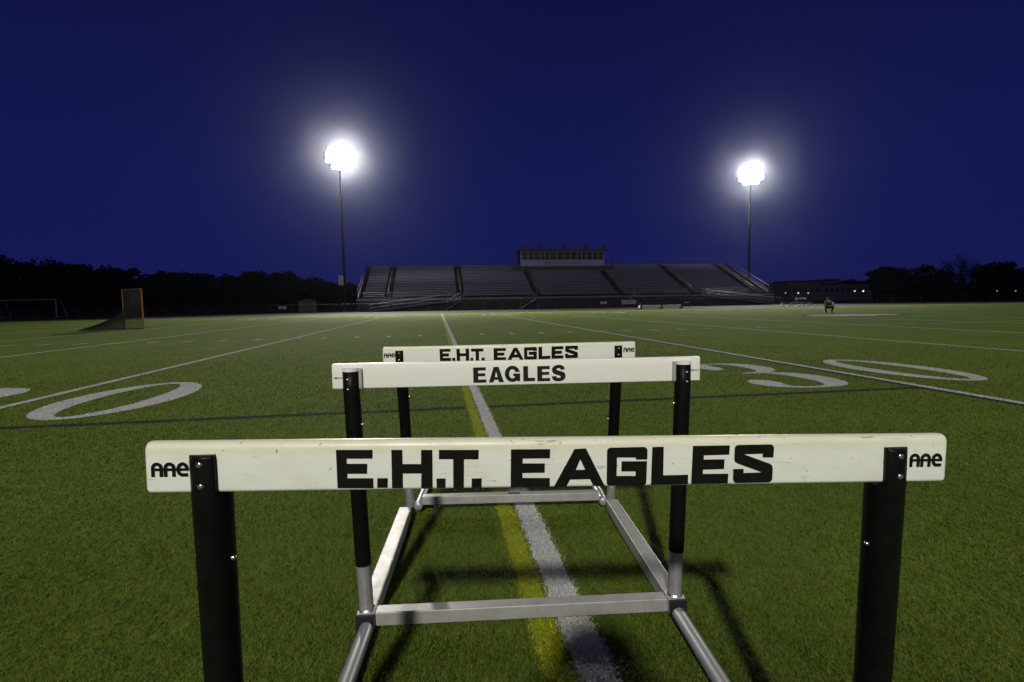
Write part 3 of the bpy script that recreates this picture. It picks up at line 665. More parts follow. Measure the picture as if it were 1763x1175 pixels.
# walkway along the foot of the seats, its railing, ramps and dark screen below
wk = MB(); wk.box(-33.5, -1.7, ZF-.42, 31.5, 0, ZF-.30); wk.box(-33.5, -1.74, ZF-.36, 31.5, -1.70, ZF-.16); wk.build('walkway', m_seat, bl)
for a, b in ((-33.4, -20.5), (-17.5, -8.2), (-5.2, 5.3), (8.4, 17.2), (20.3, 31.5)):
    railing([(a, -1.65, ZF-.3), (b, -1.65, ZF-.3)], 1.05, 1.9, 'front_railing', bl, .02, 4)
fs = MB(); fs.box(-33.5, -1.62, 0, 31.5, -1.58, ZF-.42); fs.build('front_screen', m_dark, bl)
bs = MB(); bs.box(-33.4, D_+.05, 0, 31.5, D_+.12, ZT-.1); bs.build('back_screen', m_dark, bl)
for x0, x1 in ((-31.5, -18.2), (31.5, 18.8)):
    rm = MB(); rm.beam((x0, -3.0, .05), (x1, -3.0, ZF-.36), 1.3, .10)
    ro = rm.build('entry_ramp', m_seat, bl)
    for dy in (-.62, .62):
        rr = MB(); A = Vector((x0, -3.0+dy, .05)); B = Vector((x1, -3.0+dy, ZF-.36)); U = Vector((0,0,.95))
        rr.path([A, A+U, B+U, B], .03); rr.tube(A+U*.5, B+U*.5, .02)
        for i in range(1, 8): p = A.lerp(B, i/8); rr.tube(p, p+U, .018, n=6)
        rr.build('handrail', m_rail, ro)
for x0, s_ in ((-7.6, -1), (7.2, 1), (-18.6, -1)):
    sm = MB()
    for k in range(9): sm.box(x0+s_*k*.28-.14, -3.2, ZF-.42-(k+1)*.17, x0+s_*k*.28+.14, -1.9, ZF-.38-(k+1)*.17+.02)
    so = sm.build('entry_stairs', m_seat, bl)
    sr = MB()
    for dy in (-3.2, -1.9):
        A = Vector((x0, dy, ZF-.4)); B = Vector((x0+s_*2.3, dy, .3)); U = Vector((0,0,.95)); sr.path([A, A+U, B+U, B], .03); sr.tube(A+U*.5, B+U*.5, .02)
    sr.build('handrail', m_rail, so)

# ---------------------------------------------------------------- press box on top of the stand
m_pb = mat('press_box_siding', (.27, .26, .38), .8, noise=(2, .3, (.23, .22, .33)))
m_pbd = mat('press_box_dark', (.045, .043, .042), .8)
m_glass = mat('dark_window', (.02, .022, .028), .45, spec=.3)
m_frame = mat('pale_frame', (.20, .19, .21), .6)
PW, PZ, PY = 14.9/2, ZT-.25, YB-2.2
pb = empty('press_box', (BX-.15, PY, PZ), 0, 'flat-roofed press box with windows over a pale lettered band atop the grandstand', 'press box')
b = MB(); b.box(-PW, .25, 0, PW, 3.6, 2.75); b.build('wall', m_pbd, pb)
b = MB(); b.box(-PW, 0, 0, PW, .25, 1.05); fb = b.build('lettered_band', m_pb, pb)
b = MB(); b.box(-PW, -.02, 1.05, PW, .25, 1.13); b.box(-PW, .0, 2.45, PW, .25, 2.62); b.box(-PW-.02, .0, 1.05, -PW+.16, .25, 2.5); b.box(PW-.16, 0, 1.05, PW+.02, .25, 2.5); b.build('window_sill', m_frame, pb)
xs = [q_*.955 for q_ in (-7.64, -6.5, -5.35, -4.15, -3.35, -2.45, -1.15, .15, 1.4, 2.7, 3.5, 4.4, 5.55, 6.6, 7.64)]
for a, c in zip(xs, xs[1:]):
    f = MB(); f.box(a, .06, 1.13, a+.11, .24, 2.45); f.box(c-.02, .06, 1.13, c+.0, .24, 2.45); f.box(a+.11, .10, 1.74, c-.02, .18, 1.80); fo = f.build('window', m_frame, pb)
    g = MB(); g.box(a+.11, .14, 1.13, c-.02, .16, 2.45); g.build('pane', m_glass, fo)
b = MB(); b.box(-PW-.3, -.7, 2.62, PW+.3, 3.9, 2.86); b.build('roof', m_pbd, pb)
rr = railing([(-PW-.4, -.6, 2.86), (PW+.4, -.6, 2.86)], .95, 1.3, 'roof_railing', pb, .03, 4); rr.data.materials[0] = m_rail_d
for x in (-PW+.3, -3.9, .1, 4.0, PW-.2):
    s_ = MB(); s_.box(x-.22, -.55, 2.9, x+.22, -.15, 3.55, .03); s_.beam((x, -.35, 3.5), (x, -.35, 3.8), .08, .08); s_.build('loudspeaker', m_pbd, pb)
for x0, x1 in ((-PW-1.5, -PW-.05), (PW+.05, PW+1.9)):
    b = MB(); b.box(x0, .5, 0, x1, 3.2, .1); b.box(x0, .5, -1.0, x1, .6, .0); b.box(x0, .5, .1, x0+.12, .62, 1.25); b.box(x1-.12, .5, .1, x1, .62, 1.25); b.box(x0, .5, 1.15, x1, .6, 1.25); b.build('side_deck', m_pbd, pb)
b = MB(); b.box(-PW-1.4, -.25, -1.1, PW+1.8, 3.4, -.02); b.build('base', m_pbd, pb)
m_txt = mat('band_lettering', (.045, .03, .08), .7)
SEG = {'H': [[(0,0),(0,1)],[(1,0),(1,1)],[(0,.5),(1,.5)]], 'O': [[(0,0),(0,1),(1,1),(1,0),(0,0)]], 'M': [[(0,0),(0,1),(.5,.4),(1,1),(1,0)]], 'E': [[(1,1),(0,1),(0,0),(1,0)],[(0,.5),(.8,.5)]],
       'F': [[(1,1),(0,1),(0,0)],[(0,.5),(.8,.5)]], 'T': [[(0,1),(1,1)],[(.5,1),(.5,0)]], 'A': [[(0,0),(.5,1),(1,0)],[(.2,.35),(.8,.35)]], 'G': [[(1,1),(0,1),(0,0),(1,0),(1,.5),(.5,.5)]],
       'L': [[(0,1),(0,0),(1,0)]], 'S': [[(1,1),(0,1),(0,.5),(1,.5),(1,0),(0,0)]]}
x = -3.35
for ch in 'HOME OF THE EAGLES':
    if ch != ' ':
        tb = MB()
        for k_, pl in enumerate(SEG[ch]):
            for p, q_ in zip(pl, pl[1:]): tb.beam((x+p[0]*.24, -.012-.004*k_, .34+p[1]*.42), (x+q_[0]*.24, -.012-.004*k_, .34+q_[1]*.42), .02, .085, (0, 1, .01))
        tb.build('letter', m_txt, fb)
    x += .375

# ---------------------------------------------------------------- fence, signs, benches
m_fence = mat('black_fence', (.012, .012, .014), .7)
m_mesh = mat('fence_mesh', (.018, .018, .020), .9)
fc = empty('perimeter_fence', (0, 70, 0), 0, 'low dark chain fence running along behind the running track', 'fence')
f = MB(); f.tube((-80, 0, 1.12), (140, 0, 1.12), .025, n=6); f.build('top_rail', m_fence, fc)
f = MB()
for i in range(45*2): f.tube((-80+i*2.45, 0, 0), (-80+i*2.45, 0, 1.15), .03, n=6)
f.build('fence_posts', m_fence, fc)
f = MB()
for j in range(9): f.box(-80, -.004, .12+j*.11, 140, .004, .135+j*.11)
f.build('wire_mesh', m_mesh, fc)
def sign(px, depth, py0, py1, wpx, label, m_, legs=True, n=1, cat='sign'):
    x, y = at(px, depth); z1, z0 = hgt(px, py0, depth), hgt(px, py1, depth); wd_ = wpx*depth/CF
    r_ = empty('sign_board', (x, y, 0), -R(3), label, cat)
    for i in range(n):
        w1 = wd_/n; x0 = -wd_/2+i*w1
        b = MB(); b.box(x0+.04*(n > 1), -.03, z0, x0+w1-.06*(n > 1), .03, z1, .01); b.build('board', m_, r_)
    if legs:
        b = MB()
        for xx in (-wd_/2+.08, wd_/2-.12): b.box(xx, .03, 0, xx+.05, .08, z1)
        b.build('post', m_fence, r_)
    return r_
m_blue = mat('blue_grey_board', (.22, .25, .36), .7, noise=(3, .4, (.30, .32, .40)))
m_pale = mat('pale_board', (.32, .33, .38), .7)
sign(1083, 69.0, 517, 524, 25, 'pale blue banner board in front of the grandstand', m_blue)
sign(1040, 69.5, 519.5, 523.5, 12, 'pair of small pale notices left of the blue banner board', m_pale, n=2)
sign(489, 72.0, 528, 532.5, 14, 'pair of small pale notices on the fence far left of the grandstand', m_pale, n=2)
sign(1182, 69.0, 520, 521.6, 8, 'thin pale strip sign just right of the long aluminium pit cover', m_pale)
# long low aluminium seat box beside the track
x, y = at(1137, 58.5); L_ = 76*58.5/CF
lb = empty('low_bench', (x, y, 0), -R(1.5), 'long low pale box bench at the edge of the track before the grandstand', 'bench')
b = MB(); b.box(-L_/2, -.30, .10, L_/2, .30, .42, .02); b.build('seat_box', mat('pale_box', (.52, .54, .46), .7, metal=.0, noise=(3, .5, (.22, .24, .19))), lb)
for xx in (-L_/2+.12, 0, L_/2-.12):
    b = MB(); b.box(xx-.10, -.34, 0, xx+.10, .34, .44, .01); b.build('leg', m_fence, lb)
# team bench with three drinks coolers
x, y = at(1370, 58.0); L_ = 58*58/CF
tbn = empty('team_bench', (x, y, 0), -R(3), 'low grey team bench on the far side of the field carrying three coolers', 'bench')
b = MB(); b.box(-L_/2, -.14, .40, L_/2, .14, .44, .01); b.build('seat', m_alu, tbn)
b = MB(); b.box(-L_/2, .30, .12, L_/2, .52, .15, .01); b.build('foot_plank', m_alu, tbn)
for xx in (-L_/2+.3, -L_/6, L_/6, L_/2-.3):
    b = MB(); b.beam((xx, 0, .40), (xx, -.3, 0), .05, .05); b.beam((xx, 0, .40), (xx, .45, 0), .05, .05); b.beam((xx, -.3, .02), (xx, .5, .02), .05, .05); b.build('leg', m_alu, tbn)
m_cool = mat('cooler_blue', (.012, .014, .05), .5); m_lid = mat('cooler_lid', (.45, .46, .50), .5)
for i, (pxx, wh) in enumerate(((1371, 'left'), (1377.5, 'middle'), (1384, 'right'))):
    cx_, cy_ = at(pxx, 58.0)
    c0 = empty('drinks_cooler', (cx_, cy_, .44), 0, 'dark drinks cooler with a pale lid, %s of the three on the team bench' % wh, 'cooler', 'coolers on the team bench')
    b = MB(); b.tube((0,0,0), (0,0,.40), .17, .19, 16); bo = b.build('body', m_cool, c0); b = MB(); b.tube((0,-.19,.07), (0,-.24,.06), .02, .02, 8); b.build('tap', m_lid, bo)
    b = MB(); b.tube((0,0,.40), (0,0,.50), .20, .185, 16); b.tube((0,0,.50), (0,0,.53), .05, .05, 10); b.build('lid', m_lid, c0)
# small shed left of the stand
x, y = at(534, 84)
sd = empty('shed', (x, y, 0), R(4), 'small dim shed at the left end of the grandstand', 'shed')
b = MB(); b.box(-1.35, -1, 0, 1.35, 1, 1.75); b.build('wall', mat('shed_wall', (.10, .10, .11), .8, noise=(2, .4, (.07, .07, .075))), sd)
b = MB(); b.prism([(-1.55, 1.72), (0, 2.15), (1.55, 1.72), (1.55, 1.66), (-1.55, 1.66)], lambda u, v, d: (u, d, v), -1.15, 1.15); b.build('roof', m_pbd, sd)
b = MB(); b.box(-.45, -1.03, .0, .45, -.99, 1.55); b.build('door', mat('shed_door', (.06, .06, .065), .7), sd)

# ---------------------------------------------------------------- goals
m_or = mat('orange_frame', (.24, .09, .025), .7, noise=(6, .4, (.17, .065, .025)))
m_net = mat('dark_net', (.005, .006, .004), .9)
d0 = 24.1
pr = Vector((*at(249.0, d0), 0)); pl = Vector((*at(203.0, d0+1.34), 0))
vv = (pl-pr); vv = vv.normalized()*1.83; pl = pr+vv
mid = (pr+pl)/2; nrm = Vector((vv.y, -vv.x, 0)).normalized()
if nrm.dot(Vector((*AR[:2], 0))) > 0: nrm = -nrm
rz = math.atan2(vv.y, vv.x)
lg = empty('lacrosse_goal', tuple(mid), rz, 'orange framed lacrosse goal with a dark sloping net on the left of the field', 'goal')
inv = Matrix.Rotation(-rz, 3, 'Z'); nl = inv @ nrm; back = 1 if nl.y > 0 else -1
H_ = 1.83
for sx in (-1, 1):
    b = MB(); b.tube((sx*.915, 0, 0), (sx*.915, 0, H_), .032, n=12); b.build('goal_post', m_or, lg)
b = MB(); b.tube((-.947, 0, H_), (.947, 0, H_), .032, n=12); b.build('goal_crossbar', m_or, lg)
apex = Vector((0, back*2.13, .03))
b = MB(); b.tube((-.915, 0, .02), apex, .025, n=8); b.tube((.915, 0, .02), apex, .025, n=8); b.build('base_frame', m_fence, lg)
net = MB(); T = 30
def netp(side, u, v):     # u from post to apex, v from ground to top; sagging
    return Vector((side*.915*(1-u), back*(2.13*u*(1-v)**3.0+.14*u*v), .03+(H_-.03)*v))
for side in (-1, 1):
    for i in range(0, T+1):
        pts = [netp(side, i/T, j/10) for j in range(11)]
        for a, b_ in zip(pts, pts[1:]): net.tube(a, b_, .0085, n=3, caps=False)
    for j in range(0, 33):
        pts = [netp(side, i/8, j/32) for i in range(9)]
        for a, b_ in zip(pts, pts[1:]): net.tube(a, b_, .0085, n=3, caps=False)
net.build('net', m_net, lg)
# the net over the mouth's lower edge rope
x, y = at(101.5, 73.5)
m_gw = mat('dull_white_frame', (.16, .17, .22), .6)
sg_ = empty('soccer_goal', (x, y, 0), R(-2), 'wide dim white soccer goal at the far left before the trees', 'goal')
for xx in (0, -7.32):
    b = MB(); b.box(xx-.05, -.05, 0, xx+.05, .05, 2.44); b.build('goal_post', m_gw, sg_)
    b = MB(); b.tube((xx, 0, 2.44), (xx, .9, 2.4), .03, n=6); b.tube((xx, .9, 2.4), (xx+.0, 2.0, 0), .03, n=6); b.tube((xx, 0, .03), (xx, 2.0, .03), .03, n=6); b.build('side_frame', m_gw, sg_)
b = MB(); b.box(-7.37, -.05, 2.39, .05, .05, 2.49); b.build('goal_crossbar', m_gw, sg_)
b = MB()
for i in range(62): b.path([(-i*.12, .9, 2.4), (-i*.12, 2.0, .02)], .006, 3)
for j in range(20):
    t_ = j/19; b.tube((-7.32, .9+1.1*t_, 2.4-2.38*t_), (0, .9+1.1*t_, 2.4-2.38*t_), .006, n=3)
b.build('net', m_net, sg_)

# ---------------------------------------------------------------- school building and its lamps at the right
m_wall = mat('school_wall', (.17, .14, .145), .9, noise=(.6, .4, (.13, .11, .11)))
m_roofd = mat('dark_roof', (.025, .024, .027), .9)
x, y = at(1440, 180); ang = -YAW-R(2)
sb_ = empty('school_building', (x, y, 0), ang, 'long low tan school building with a flat roof beyond the right end of the grandstand', 'building')
def bx_(name, x0, x1, y0, y1, z0, z1, m_, par): b = MB(); b.box(x0, y0, z0, x1, y1, z1); return b.build(name, m_, par)
k = 180/CF
wl_ = bx_('wall', -82*k, -30*k, 0, 12, 0, hgt(1385, 486, 180), m_wall, sb_); wr_ = bx_('wall', -30*k, 66*k, 3, 14, 0, hgt(1460, 490, 180), m_wall, sb_)
bx_('roof', -83*k, -29.5*k, -.4, 12.4, hgt(1385, 486, 180)+.01, hgt(1385, 483.5, 180), m_roofd, sb_); bx_('roof', -29.5*k, 67*k, 2.6, 14.4, hgt(1460, 490, 180)+.01, hgt(1460, 488.0, 180), m_roofd, sb_)
bx_('roof_unit', -4*k, 14*k, 5, 9, hgt(1460, 488.0, 180)+.01, hgt(1460, 483, 180), m_wall, sb_)
for x0, yy, n in ((-76, -.06, 5), (-24, 2.94, 9)):
    for i in range(n):
        xa = (x0+i*9.6)*k; f = bx_('window', xa, xa+5.6*k, yy, yy+.05, hgt(1440, 504, 180), hgt(1440, 496, 180), m_frame, sb_)
        bx_('pane', xa+.12, xa+5.6*k-.12, yy-.02, yy, hgt(1440, 504, 180)+.12, hgt(1440, 496, 180)-.12, m_glass, f)
def yard_lamp(px, py, depth, col, st, rad, label):
    x, y = at(px, depth); z = hgt(px, py, depth)
    r_ = empty('lamp_post', (x, y, 0), 0, label, 'lamp post', 'small far lamps')
    b = MB(); b.tube((0,0,0), (0,0,z-.05), .07, .05, 8); b.beam((0,0,z+.12), (0,-.25,z+.12), .3, .1); b.tube((0,0,z-.1), (0,0,z+.12), .05, .05, 8); b.build('post', m_pole, r_)
    b = MB(); b.dome((0,-.12,z+.05), (0,0,-1), rad, rad, 12, 4); b.dome((0,-.12,z+.05), (0,0,1), rad, rad*.3, 12, 3); b.build('lamp', emit('lamp_glow', col, st), r_)
yard_lamp(1350, 505.0, 150, (.8, .9, 1), 1.2, .16, 'small white far lamp just right of the grandstand ramp')
yard_lamp(1372, 505.0, 150, (1, .55, .3), 3, .20, 'small orange far lamp, left of the pinkish one, over the team bench')
yard_lamp(1389, 505.0, 150, (1, .35, .3), 2.0, .20, 'small pinkish far lamp, right of the orange one, before the school building')
yard_lamp(1468.5, 501.5, 160, (1, .72, .32), 1.8, .24, 'yellow far lamp before the right half of the school building')
yard_lamp(1483, 501.5, 160, (1, .86, .68), 2.4, .25, 'bright whitish far lamp right of the yellow one before the school building')
yard_lamp(1512, 502, 160, (.8, .9, 1), .5, .20, 'faint bluish far lamp at the right end of the school building')
yard_lamp(1711, 501.5, 84, (.95, .95, 1), .45, .10, 'white far lamp among the dark trees at the right edge')
yard_lamp(1742.5, 501.5, 84, (1, .8, .75), .5, .11, 'pinkish white far lamp, rightmost of all, among the dark trees')

# ---------------------------------------------------------------- trees
m_leaf = mat('dark_foliage', (.008, .011, .005), .95, spec=.1, noise=(.8, .6, (.016, .019, .009)))
m_bark = mat('bark', (.016, .013, .010), .95)
def tree_proto(seed, H, W, bare=False, pine=False):
    r_ = random.Random(seed); g = np.random.default_rng(seed)
    t = MB(); t.tube((0,0,-.1), (0,0,H*.35), .028*H, .02*H, 9); t.tube((0,0,H*.35), (r_.uniform(-.3,.3), r_.uniform(-.3,.3), H*.93), .02*H, .004*H, 8)
    lobes = []
    nb = 26 if bare else 12
    for i in range(nb):
        a = r_.uniform(0, 6.28); z = H*r_.uniform(.28, .85); rr = W*(.35+.65*math.sin(min(1, (1.05-z/H)*1.6)*1.5))*r_.uniform(.55, 1)
        e_ = Vector((rr*math.cos(a), rr*math.sin(a), z+H*r_.uniform(.04, .14))); t.tube((0, 0, z*.82), e_, .009*H, .003*H, 5, caps=False)
        if bare:
            for _ in range(9):
                e2 = e_+Vector((r_.gauss(0, .14*W), r_.gauss(0, .14*W), abs(r_.gauss(.08*H, .05*H)))); t.tube(e_.lerp(Vector((0,0,z*.82)), r_.uniform(0, .5)), e2, .003*H, .001*H, 4, caps=False)
                for _ in range(5): e3 = e2+Vector((r_.gauss(0, .07*W), r_.gauss(0, .07*W), r_.gauss(.03*H, .03*H))); t.tube(e2.lerp(e_, .3), e3, .0015*H, .0008*H, 3, caps=False)
        lobes.append((e_, W*r_.uniform(.28, .48)))
    lobes += [(Vector((r_.gauss(0, .12*W), r_.gauss(0, .12*W), H*.84)), W*.42), (Vector((0, 0, H*.6)), W*.6), (Vector((r_.gauss(0,.3*W), 0, H*.30)), W*.62), (Vector((0, r_.gauss(0,.3*W), H*.18)), W*.6)]
    n = 500 if bare else 3600
    c = np.empty((n, 3)); idx = g.integers(0, len(lobes), n)
    d = g.normal(size=(n, 3)); d /= np.linalg.norm(d, axis=1)[:, None]; rad = g.random(n)**.45
    for i in range(n):
        p, s_ = lobes[idx[i]]; c[i] = (p.x+d[i, 0]*s_*rad[i], p.y+d[i, 1]*s_*rad[i], max(.15, p.z+d[i, 2]*s_*rad[i]*.8))
    sz = (.012+.016*g.random(n))*H*(.8 if bare else 1.35)
    ax = g.normal(size=(n, 3)); ax /= np.linalg.norm(ax, axis=1)[:, None]; bx = np.cross(ax, g.normal(size=(n, 3))); bx /= np.linalg.norm(bx, axis=1)[:, None]
    V = np.stack([c-ax*sz[:, None], c+bx*sz[:, None]*.6, c+ax*sz[:, None], c-bx*sz[:, None]*.6], 1).reshape(-1, 3)
    m_ = MB(); m_.v = [tuple(p) for p in V]; m_.f = [(4*i, 4*i+1, 4*i+2, 4*i+3) for i in range(n)]; m_.sm = [False]*n
    root = empty('tree'); t.build('trunk', m_bark, root); m_.build('crown', m_leaf, root); return root
protos = [tree_proto(1, 10, 3.9), tree_proto(2, 10, 3.2), tree_proto(3, 10, 4.6), tree_proto(4, 10, 3.0), tree_proto(5, 10, 4.0, bare=True)]
used = set()
def put_tree(k, px, ptop, depth, label, group, sw=1.0):
    o = protos[k]
    if k in used: o = copy_tree(protos[k])
    else: used.add(k)
    x, y = at(px, depth); s_ = max(.2, hgt(px, ptop, depth)/10.0)
    o.location = (x, y, 0); o.rotation_euler.z = random.uniform(0, 6.28); o.scale = (s_*sw, s_*sw, s_)
    tag(o, label, 'tree', group)
GLf, GRt = 'trees of the dark line left of the grandstand', 'trees at the dark right edge'
LFT = [(-20,450,112),(18,452,108),(46,446,104),(80,453,112),(112,452,106),(146,458,110),(178,464,118),(212,459,108),(236,478,122),(262,474,116),(284,477,108),(305,465,112),(326,472,118),(350,471,112),(378,476,116),(404,474,110),(428,474,116),(447,468,112),(468,470,118),(486,466,112),(504,474,118),(527,479,112),(548,481,118),(568,484,124),(592,486,128),(614,488,132),(640,492,130)]
for i, (px, pt, dp) in enumerate(LFT):
    lab = 'dark leafy tree in the unlit row left of the grandstand'
    if i == 2: lab = 'tallest dark tree of the left row, above the wide soccer goal'
    if i == 7: lab = 'flat-topped dark tree rising behind the lacrosse goal'
    put_tree([0, 1, 2, 3][i % 4], px, pt, dp, lab, GLf, 1.25)
for i in range(15):
    px = -10+i*44; put_tree((i*3) % 4, px, 486+(px/60), 98+random.uniform(-5, 5), 'low dark tree filling in under the left row', GLf, 1.9)
for i in range(16):
    put_tree((i*3+2) % 4, -25+i*42, 494, 128+random.uniform(-4, 4), 'low dark tree filling in under the left row', GLf, 2.3)
for i in range(12):
    put_tree((i*3+2) % 4, 1552+i*24, 490, 122+random.uniform(-4, 4), 'low dark tree filling in under the right group', GRt, 2.3)
RGT = [(1512,462,105,3),(1526,457,100,0),(1548,470,108,1),(1572,461,100,2),(1604,470,104,0),(1625,466,112,1),(1648,446,108,4),(1668,458,112,4),(1690,466,100,3),(1716,449,96,0),(1741,466,100,2),(1766,462,98,1),(1790,455,98,0)]
for i, (px, pt, dp, kk) in enumerate(RGT):
    lab = 'dark leafy tree in the group at the right edge'
    if i == 6: lab = 'tallest bare twiggy tree of the group at the right edge'
    if i == 7: lab = 'lower bare twiggy tree right of the tallest one'
    put_tree(kk, px, pt, dp, lab, GRt, 1.15)
for i in range(10):
    px = 1530+i*28; put_tree((i*3+1) % 4, px, 486, 92+random.uniform(-4, 4), 'low dark tree filling in under the right group', GRt, 1.9)
for i, (px, pt) in enumerate(((1318, 488), (1335, 487), (1352, 489), (1402, 481), (1416, 480.5), (1432, 481.5), (1447, 483), (1475, 483), (1492, 482), (1505, 480))):
    put_tree(i % 4, px, pt, 205+(i % 3)*4, 'far dark tree showing over the school building roof', 'trees behind the school building', 1.5)

# ---------------------------------------------------------------- crouching person at mid-field
def skin_obj(name, verts, edges, radii, mats, parent, root_i=0, sub=2, matfn=None):
    me = bpy.data.meshes.new(name); me.from_pydata(verts, edges, []); o = bpy.data.objects.new(name, me); COL.objects.link(o)
    sk = o.modifiers.new('s', 'SKIN'); ss = o.modifiers.new('u', 'SUBSURF'); ss.levels = ss.render_levels = sub
    for v, r_ in zip(me.skin_vertices[0].data, radii): v.radius = (r_, r_) if not isinstance(r_, tuple) else r_
    me.skin_vertices[0].data[root_i].use_root = True
    dg = bpy.context.evaluated_depsgraph_get(); nm = bpy.data.meshes.new_from_object(o.evaluated_get(dg)); bpy.data.objects.remove(o)
    nm.name = name; nm.materials.clear(); no = link(name, nm, mats, parent)
    for p in nm.polygons:
        p.use_smooth = True
        if matfn: p.material_index = matfn(p.center)
    return no
m_skin = mat('skin', (.30, .19, .13), .6); m_trou = mat('dark_trousers', (.012, .012, .022), .85); m_jack = mat('dark_jacket', (.022, .024, .016), .85)
m_slv = mat('pale_sleeve', (.38, .38, .42), .8); m_shoe = mat('shoe', (.02, .02, .02), .6); m_hair = mat('dark_cap', (.035, .038, .014), .8)
xp, yp = at(1425.5, 31.0)
ps = empty('person', (xp, yp, 0), R(-8), 'person crouching on the field by the mid-field crest in dark clothes with one pale sleeve', 'person')
# local: x right, y away; the figure faces left toward the camera, crouched on both feet
V = [(0.02,.05,.34),(0.00,.02,.46),(-.03,-.02,.60),(-.06,-.04,.70),(-.09,-.06,.77),(-.115,-.08,.845),(-.135,-.10,.90),   # 0-6 pelvis, waist, chest, shoulders base, neck, head, crown
     (-.09,-.02,.36),(-.30,-.18,.44),(-.19,-.04,.10),(-.20,-.08,.035),(-.28,-.17,.03),      # 7-11 left hip, knee, ankle, heel, toe
     (.12,-.02,.36),(.10,-.30,.43),(.13,-.06,.10),(.13,-.10,.035),(.11,-.22,.03),           # 12-16
     (-.20,.00,.67),(-.29,-.14,.47),(-.20,-.34,.45),(-.16,-.38,.45),                         # 17-20 left arm
     (.12,-.06,.68),(.19,-.16,.47),(.02,-.34,.44),(-.03,-.37,.44)]                           # 21-24 right arm
E_ = [(0,1),(1,2),(2,3),(3,4),(4,5),(5,6),(0,7),(7,8),(8,9),(9,10),(10,11),(0,12),(12,13),(13,14),(14,15),(15,16),(3,17),(17,18),(18,19),(19,20),(3,21),(21,22),(22,23),(23,24)]
Rd = [.14,.13,.15,.12,.055,.085,.075,.095,.065,.045,.042,.03,.095,.065,.045,.042,.03,.06,.045,.032,.028,.06,.045,.032,.028]
for i in range(4):      # short bent fingers on each hand
    a = len(V); V += [(-.15+.02*i-.03, -.43, .435), (-.145+.02*i-.03, -.455, .41)]; E_ += [(20, a), (a, a+1)]; Rd += [.009, .008]
    a = len(V); V += [(-.06+.02*i, -.42, .425), (-.06+.02*i, -.445, .40)]; E_ += [(24, a), (a, a+1)]; Rd += [.009, .008]
body = skin_obj('body', V, E_, Rd, [m_skin, m_trou, m_shoe], ps, 0, 2, lambda c: 2 if c.z < .07 else (1 if c.z < .52 and c.y > -.33 else 0))
jk = skin_obj('jacket', [V[i] for i in (0, 1, 2, 3, 17, 18, 19, 21)], [(0,1),(1,2),(2,3),(3,4),(4,5),(5,6),(3,7)], [.155,.155,.17,.135,.085,.065,.05,.085], m_jack, ps, 0)
sl = skin_obj('pale_sleeve', [V[21], V[22], V[23]], [(0,1),(1,2)], [.092,.072,.055], m_slv, ps, 0)
cp = MB(); cp.dome((-.125,-.095,.865), (-.1,-.15,1), .105, .095, 16, 5); cp.box(-.20,-.26,.85,-.09,-.14,.865,.004); cp.build('cap', m_hair, ps)
fcm = MB(); fcm.dome((-.16,-.165,.835), (-.3,-1,0), .014, .03, 8, 3); fcm.build('nose', m_skin, body)
cmr = MB(); cmr.box(-.20,-.50,.42,-.04,-.42,.52,.01); cmr.tube((-.12,-.50,.47), (-.12,-.58,.47), .035, .035, 14)

# ---------------------------------------------------------------- the photographer, crouched right behind the viewpoint; casts the shadow over the line
m_coat = mat('navy_coat', (.02, .022, .035), .9)
ph = empty('person', (CX-.045, 0.27, 0), R(-4), 'photographer in a dark coat crouching behind the hurdles, holding a camera to the eye', 'person')
V = [(0,-.24,.36),(0,-.20,.50),(0,-.12,.66),(-.01,-.07,.80),(-.01,-.02,.88),(0,.0,.97),(0,-.01,1.04),
     (-.11,-.20,.36),(-.20,.10,.46),(-.17,-.12,.12),(-.17,-.14,.04),(-.18,.05,.035),
     (.11,-.22,.36),(.19,.12,.30),(.17,-.22,.10),(.17,-.26,.06),(.17,-.20,.035),
     (-.19,-.09,.77),(-.25,.04,.62),(-.10,.13,.84),(-.06,.15,.88),
     (.18,-.09,.77),(.27,.02,.66),(.13,.11,.86),(.09,.14,.90)]
Rd = [.155,.14,.155,.12,.055,.085,.075,.10,.07,.05,.042,.03,.10,.07,.05,.042,.03,.065,.05,.034,.028,.065,.05,.034,.028]
E_ = [(0,1),(1,2),(2,3),(3,4),(4,5),(5,6),(0,7),(7,8),(8,9),(9,10),(10,11),(0,12),(12,13),(13,14),(14,15),(15,16),(3,17),(17,18),(18,19),(19,20),(3,21),(21,22),(22,23),(23,24)]
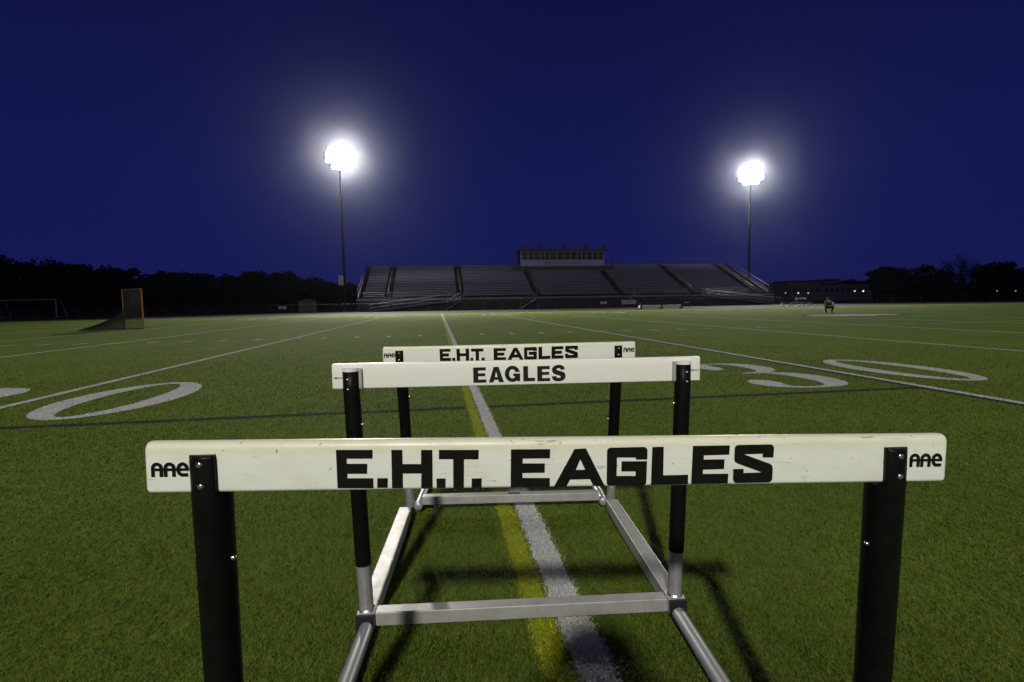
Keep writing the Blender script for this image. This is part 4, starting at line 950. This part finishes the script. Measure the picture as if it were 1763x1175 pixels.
for s_, hnd in ((-1, 20), (1, 24)):
    hx, hy, hz = V[hnd]
    for i, ln_ in enumerate((.030, .034, .032, .026)):
        a = len(V); V += [(hx-s_*.004, hy+.012+.018*i*(s_ > 0), hz+.030-.018*i), (hx-s_*ln_*.8, hy+.030, hz+.034-.019*i)]; E_ += [(hnd, a), (a, a+1)]; Rd += [.009, .008]
    a = len(V); V += [(hx-s_*.012, hy-.022, hz+.008), (hx-s_*.030, hy-.028, hz+.022)]; E_ += [(hnd, a), (a, a+1)]; Rd += [.010, .009]
pbody = skin_obj('body', V, E_, Rd, [m_skin, m_trou, m_shoe], ph, 0, 2, lambda c: 2 if c.z < .07 else (1 if c.z < .55 else 0))
skin_obj('coat', [V[i] for i in (0, 1, 2, 3, 17, 18, 19, 21, 22, 23)], [(0,1),(1,2),(2,3),(3,4),(4,5),(5,6),(3,7),(7,8),(8,9)], [.175,.165,.18,.14,.09,.07,.05,.09,.07,.05], m_coat, ph, 0)
ph.scale = (1.12, 1.0, 1.08)
hr = MB(); hr.dome((0,-.02,1.0), (0,-.35,1), .105, .10, 18, 6); hr.build('hair', mat('brown_hair', (.03, .02, .012), .8), ph)
cmo = empty('camera_body', (CX, 0.49, CH), 0, 'black camera with a short wide lens held up behind the hurdles', 'camera')
b = MB(); b.box(-.072, -.07, -.048, .072, -.02, .048, .008); b.box(-.03, -.07, .048, .03, -.02, .078, .006); b.build('housing', m_cap, cmo)
b = MB(); b.tube((0,-.02,0), (0,.045,0), .036, .040, 28); b.build('lens', m_cap, cmo)
# ---------------------------------------------------------------- haze volume added to give the floodlights their glow
hb = MB(); hb.box(-260, -80, -1.06, 300, 330, 45)
m_hz = bpy.data.materials.new('haze'); m_hz.use_nodes = True; nt = m_hz.node_tree; nt.nodes.clear()
pv = nt.nodes.new('ShaderNodeVolumePrincipled'); pv.inputs['Color'].default_value = (.75, .80, 1.0, 1); pv.inputs['Density'].default_value = .00023; pv.inputs['Anisotropy'].default_value = .97
oo = nt.nodes.new('ShaderNodeOutputMaterial'); nt.links.new(pv.outputs[0], oo.inputs['Volume'])
ho = hb.build('haze', m_hz); ho['kind'] = 'stuff'
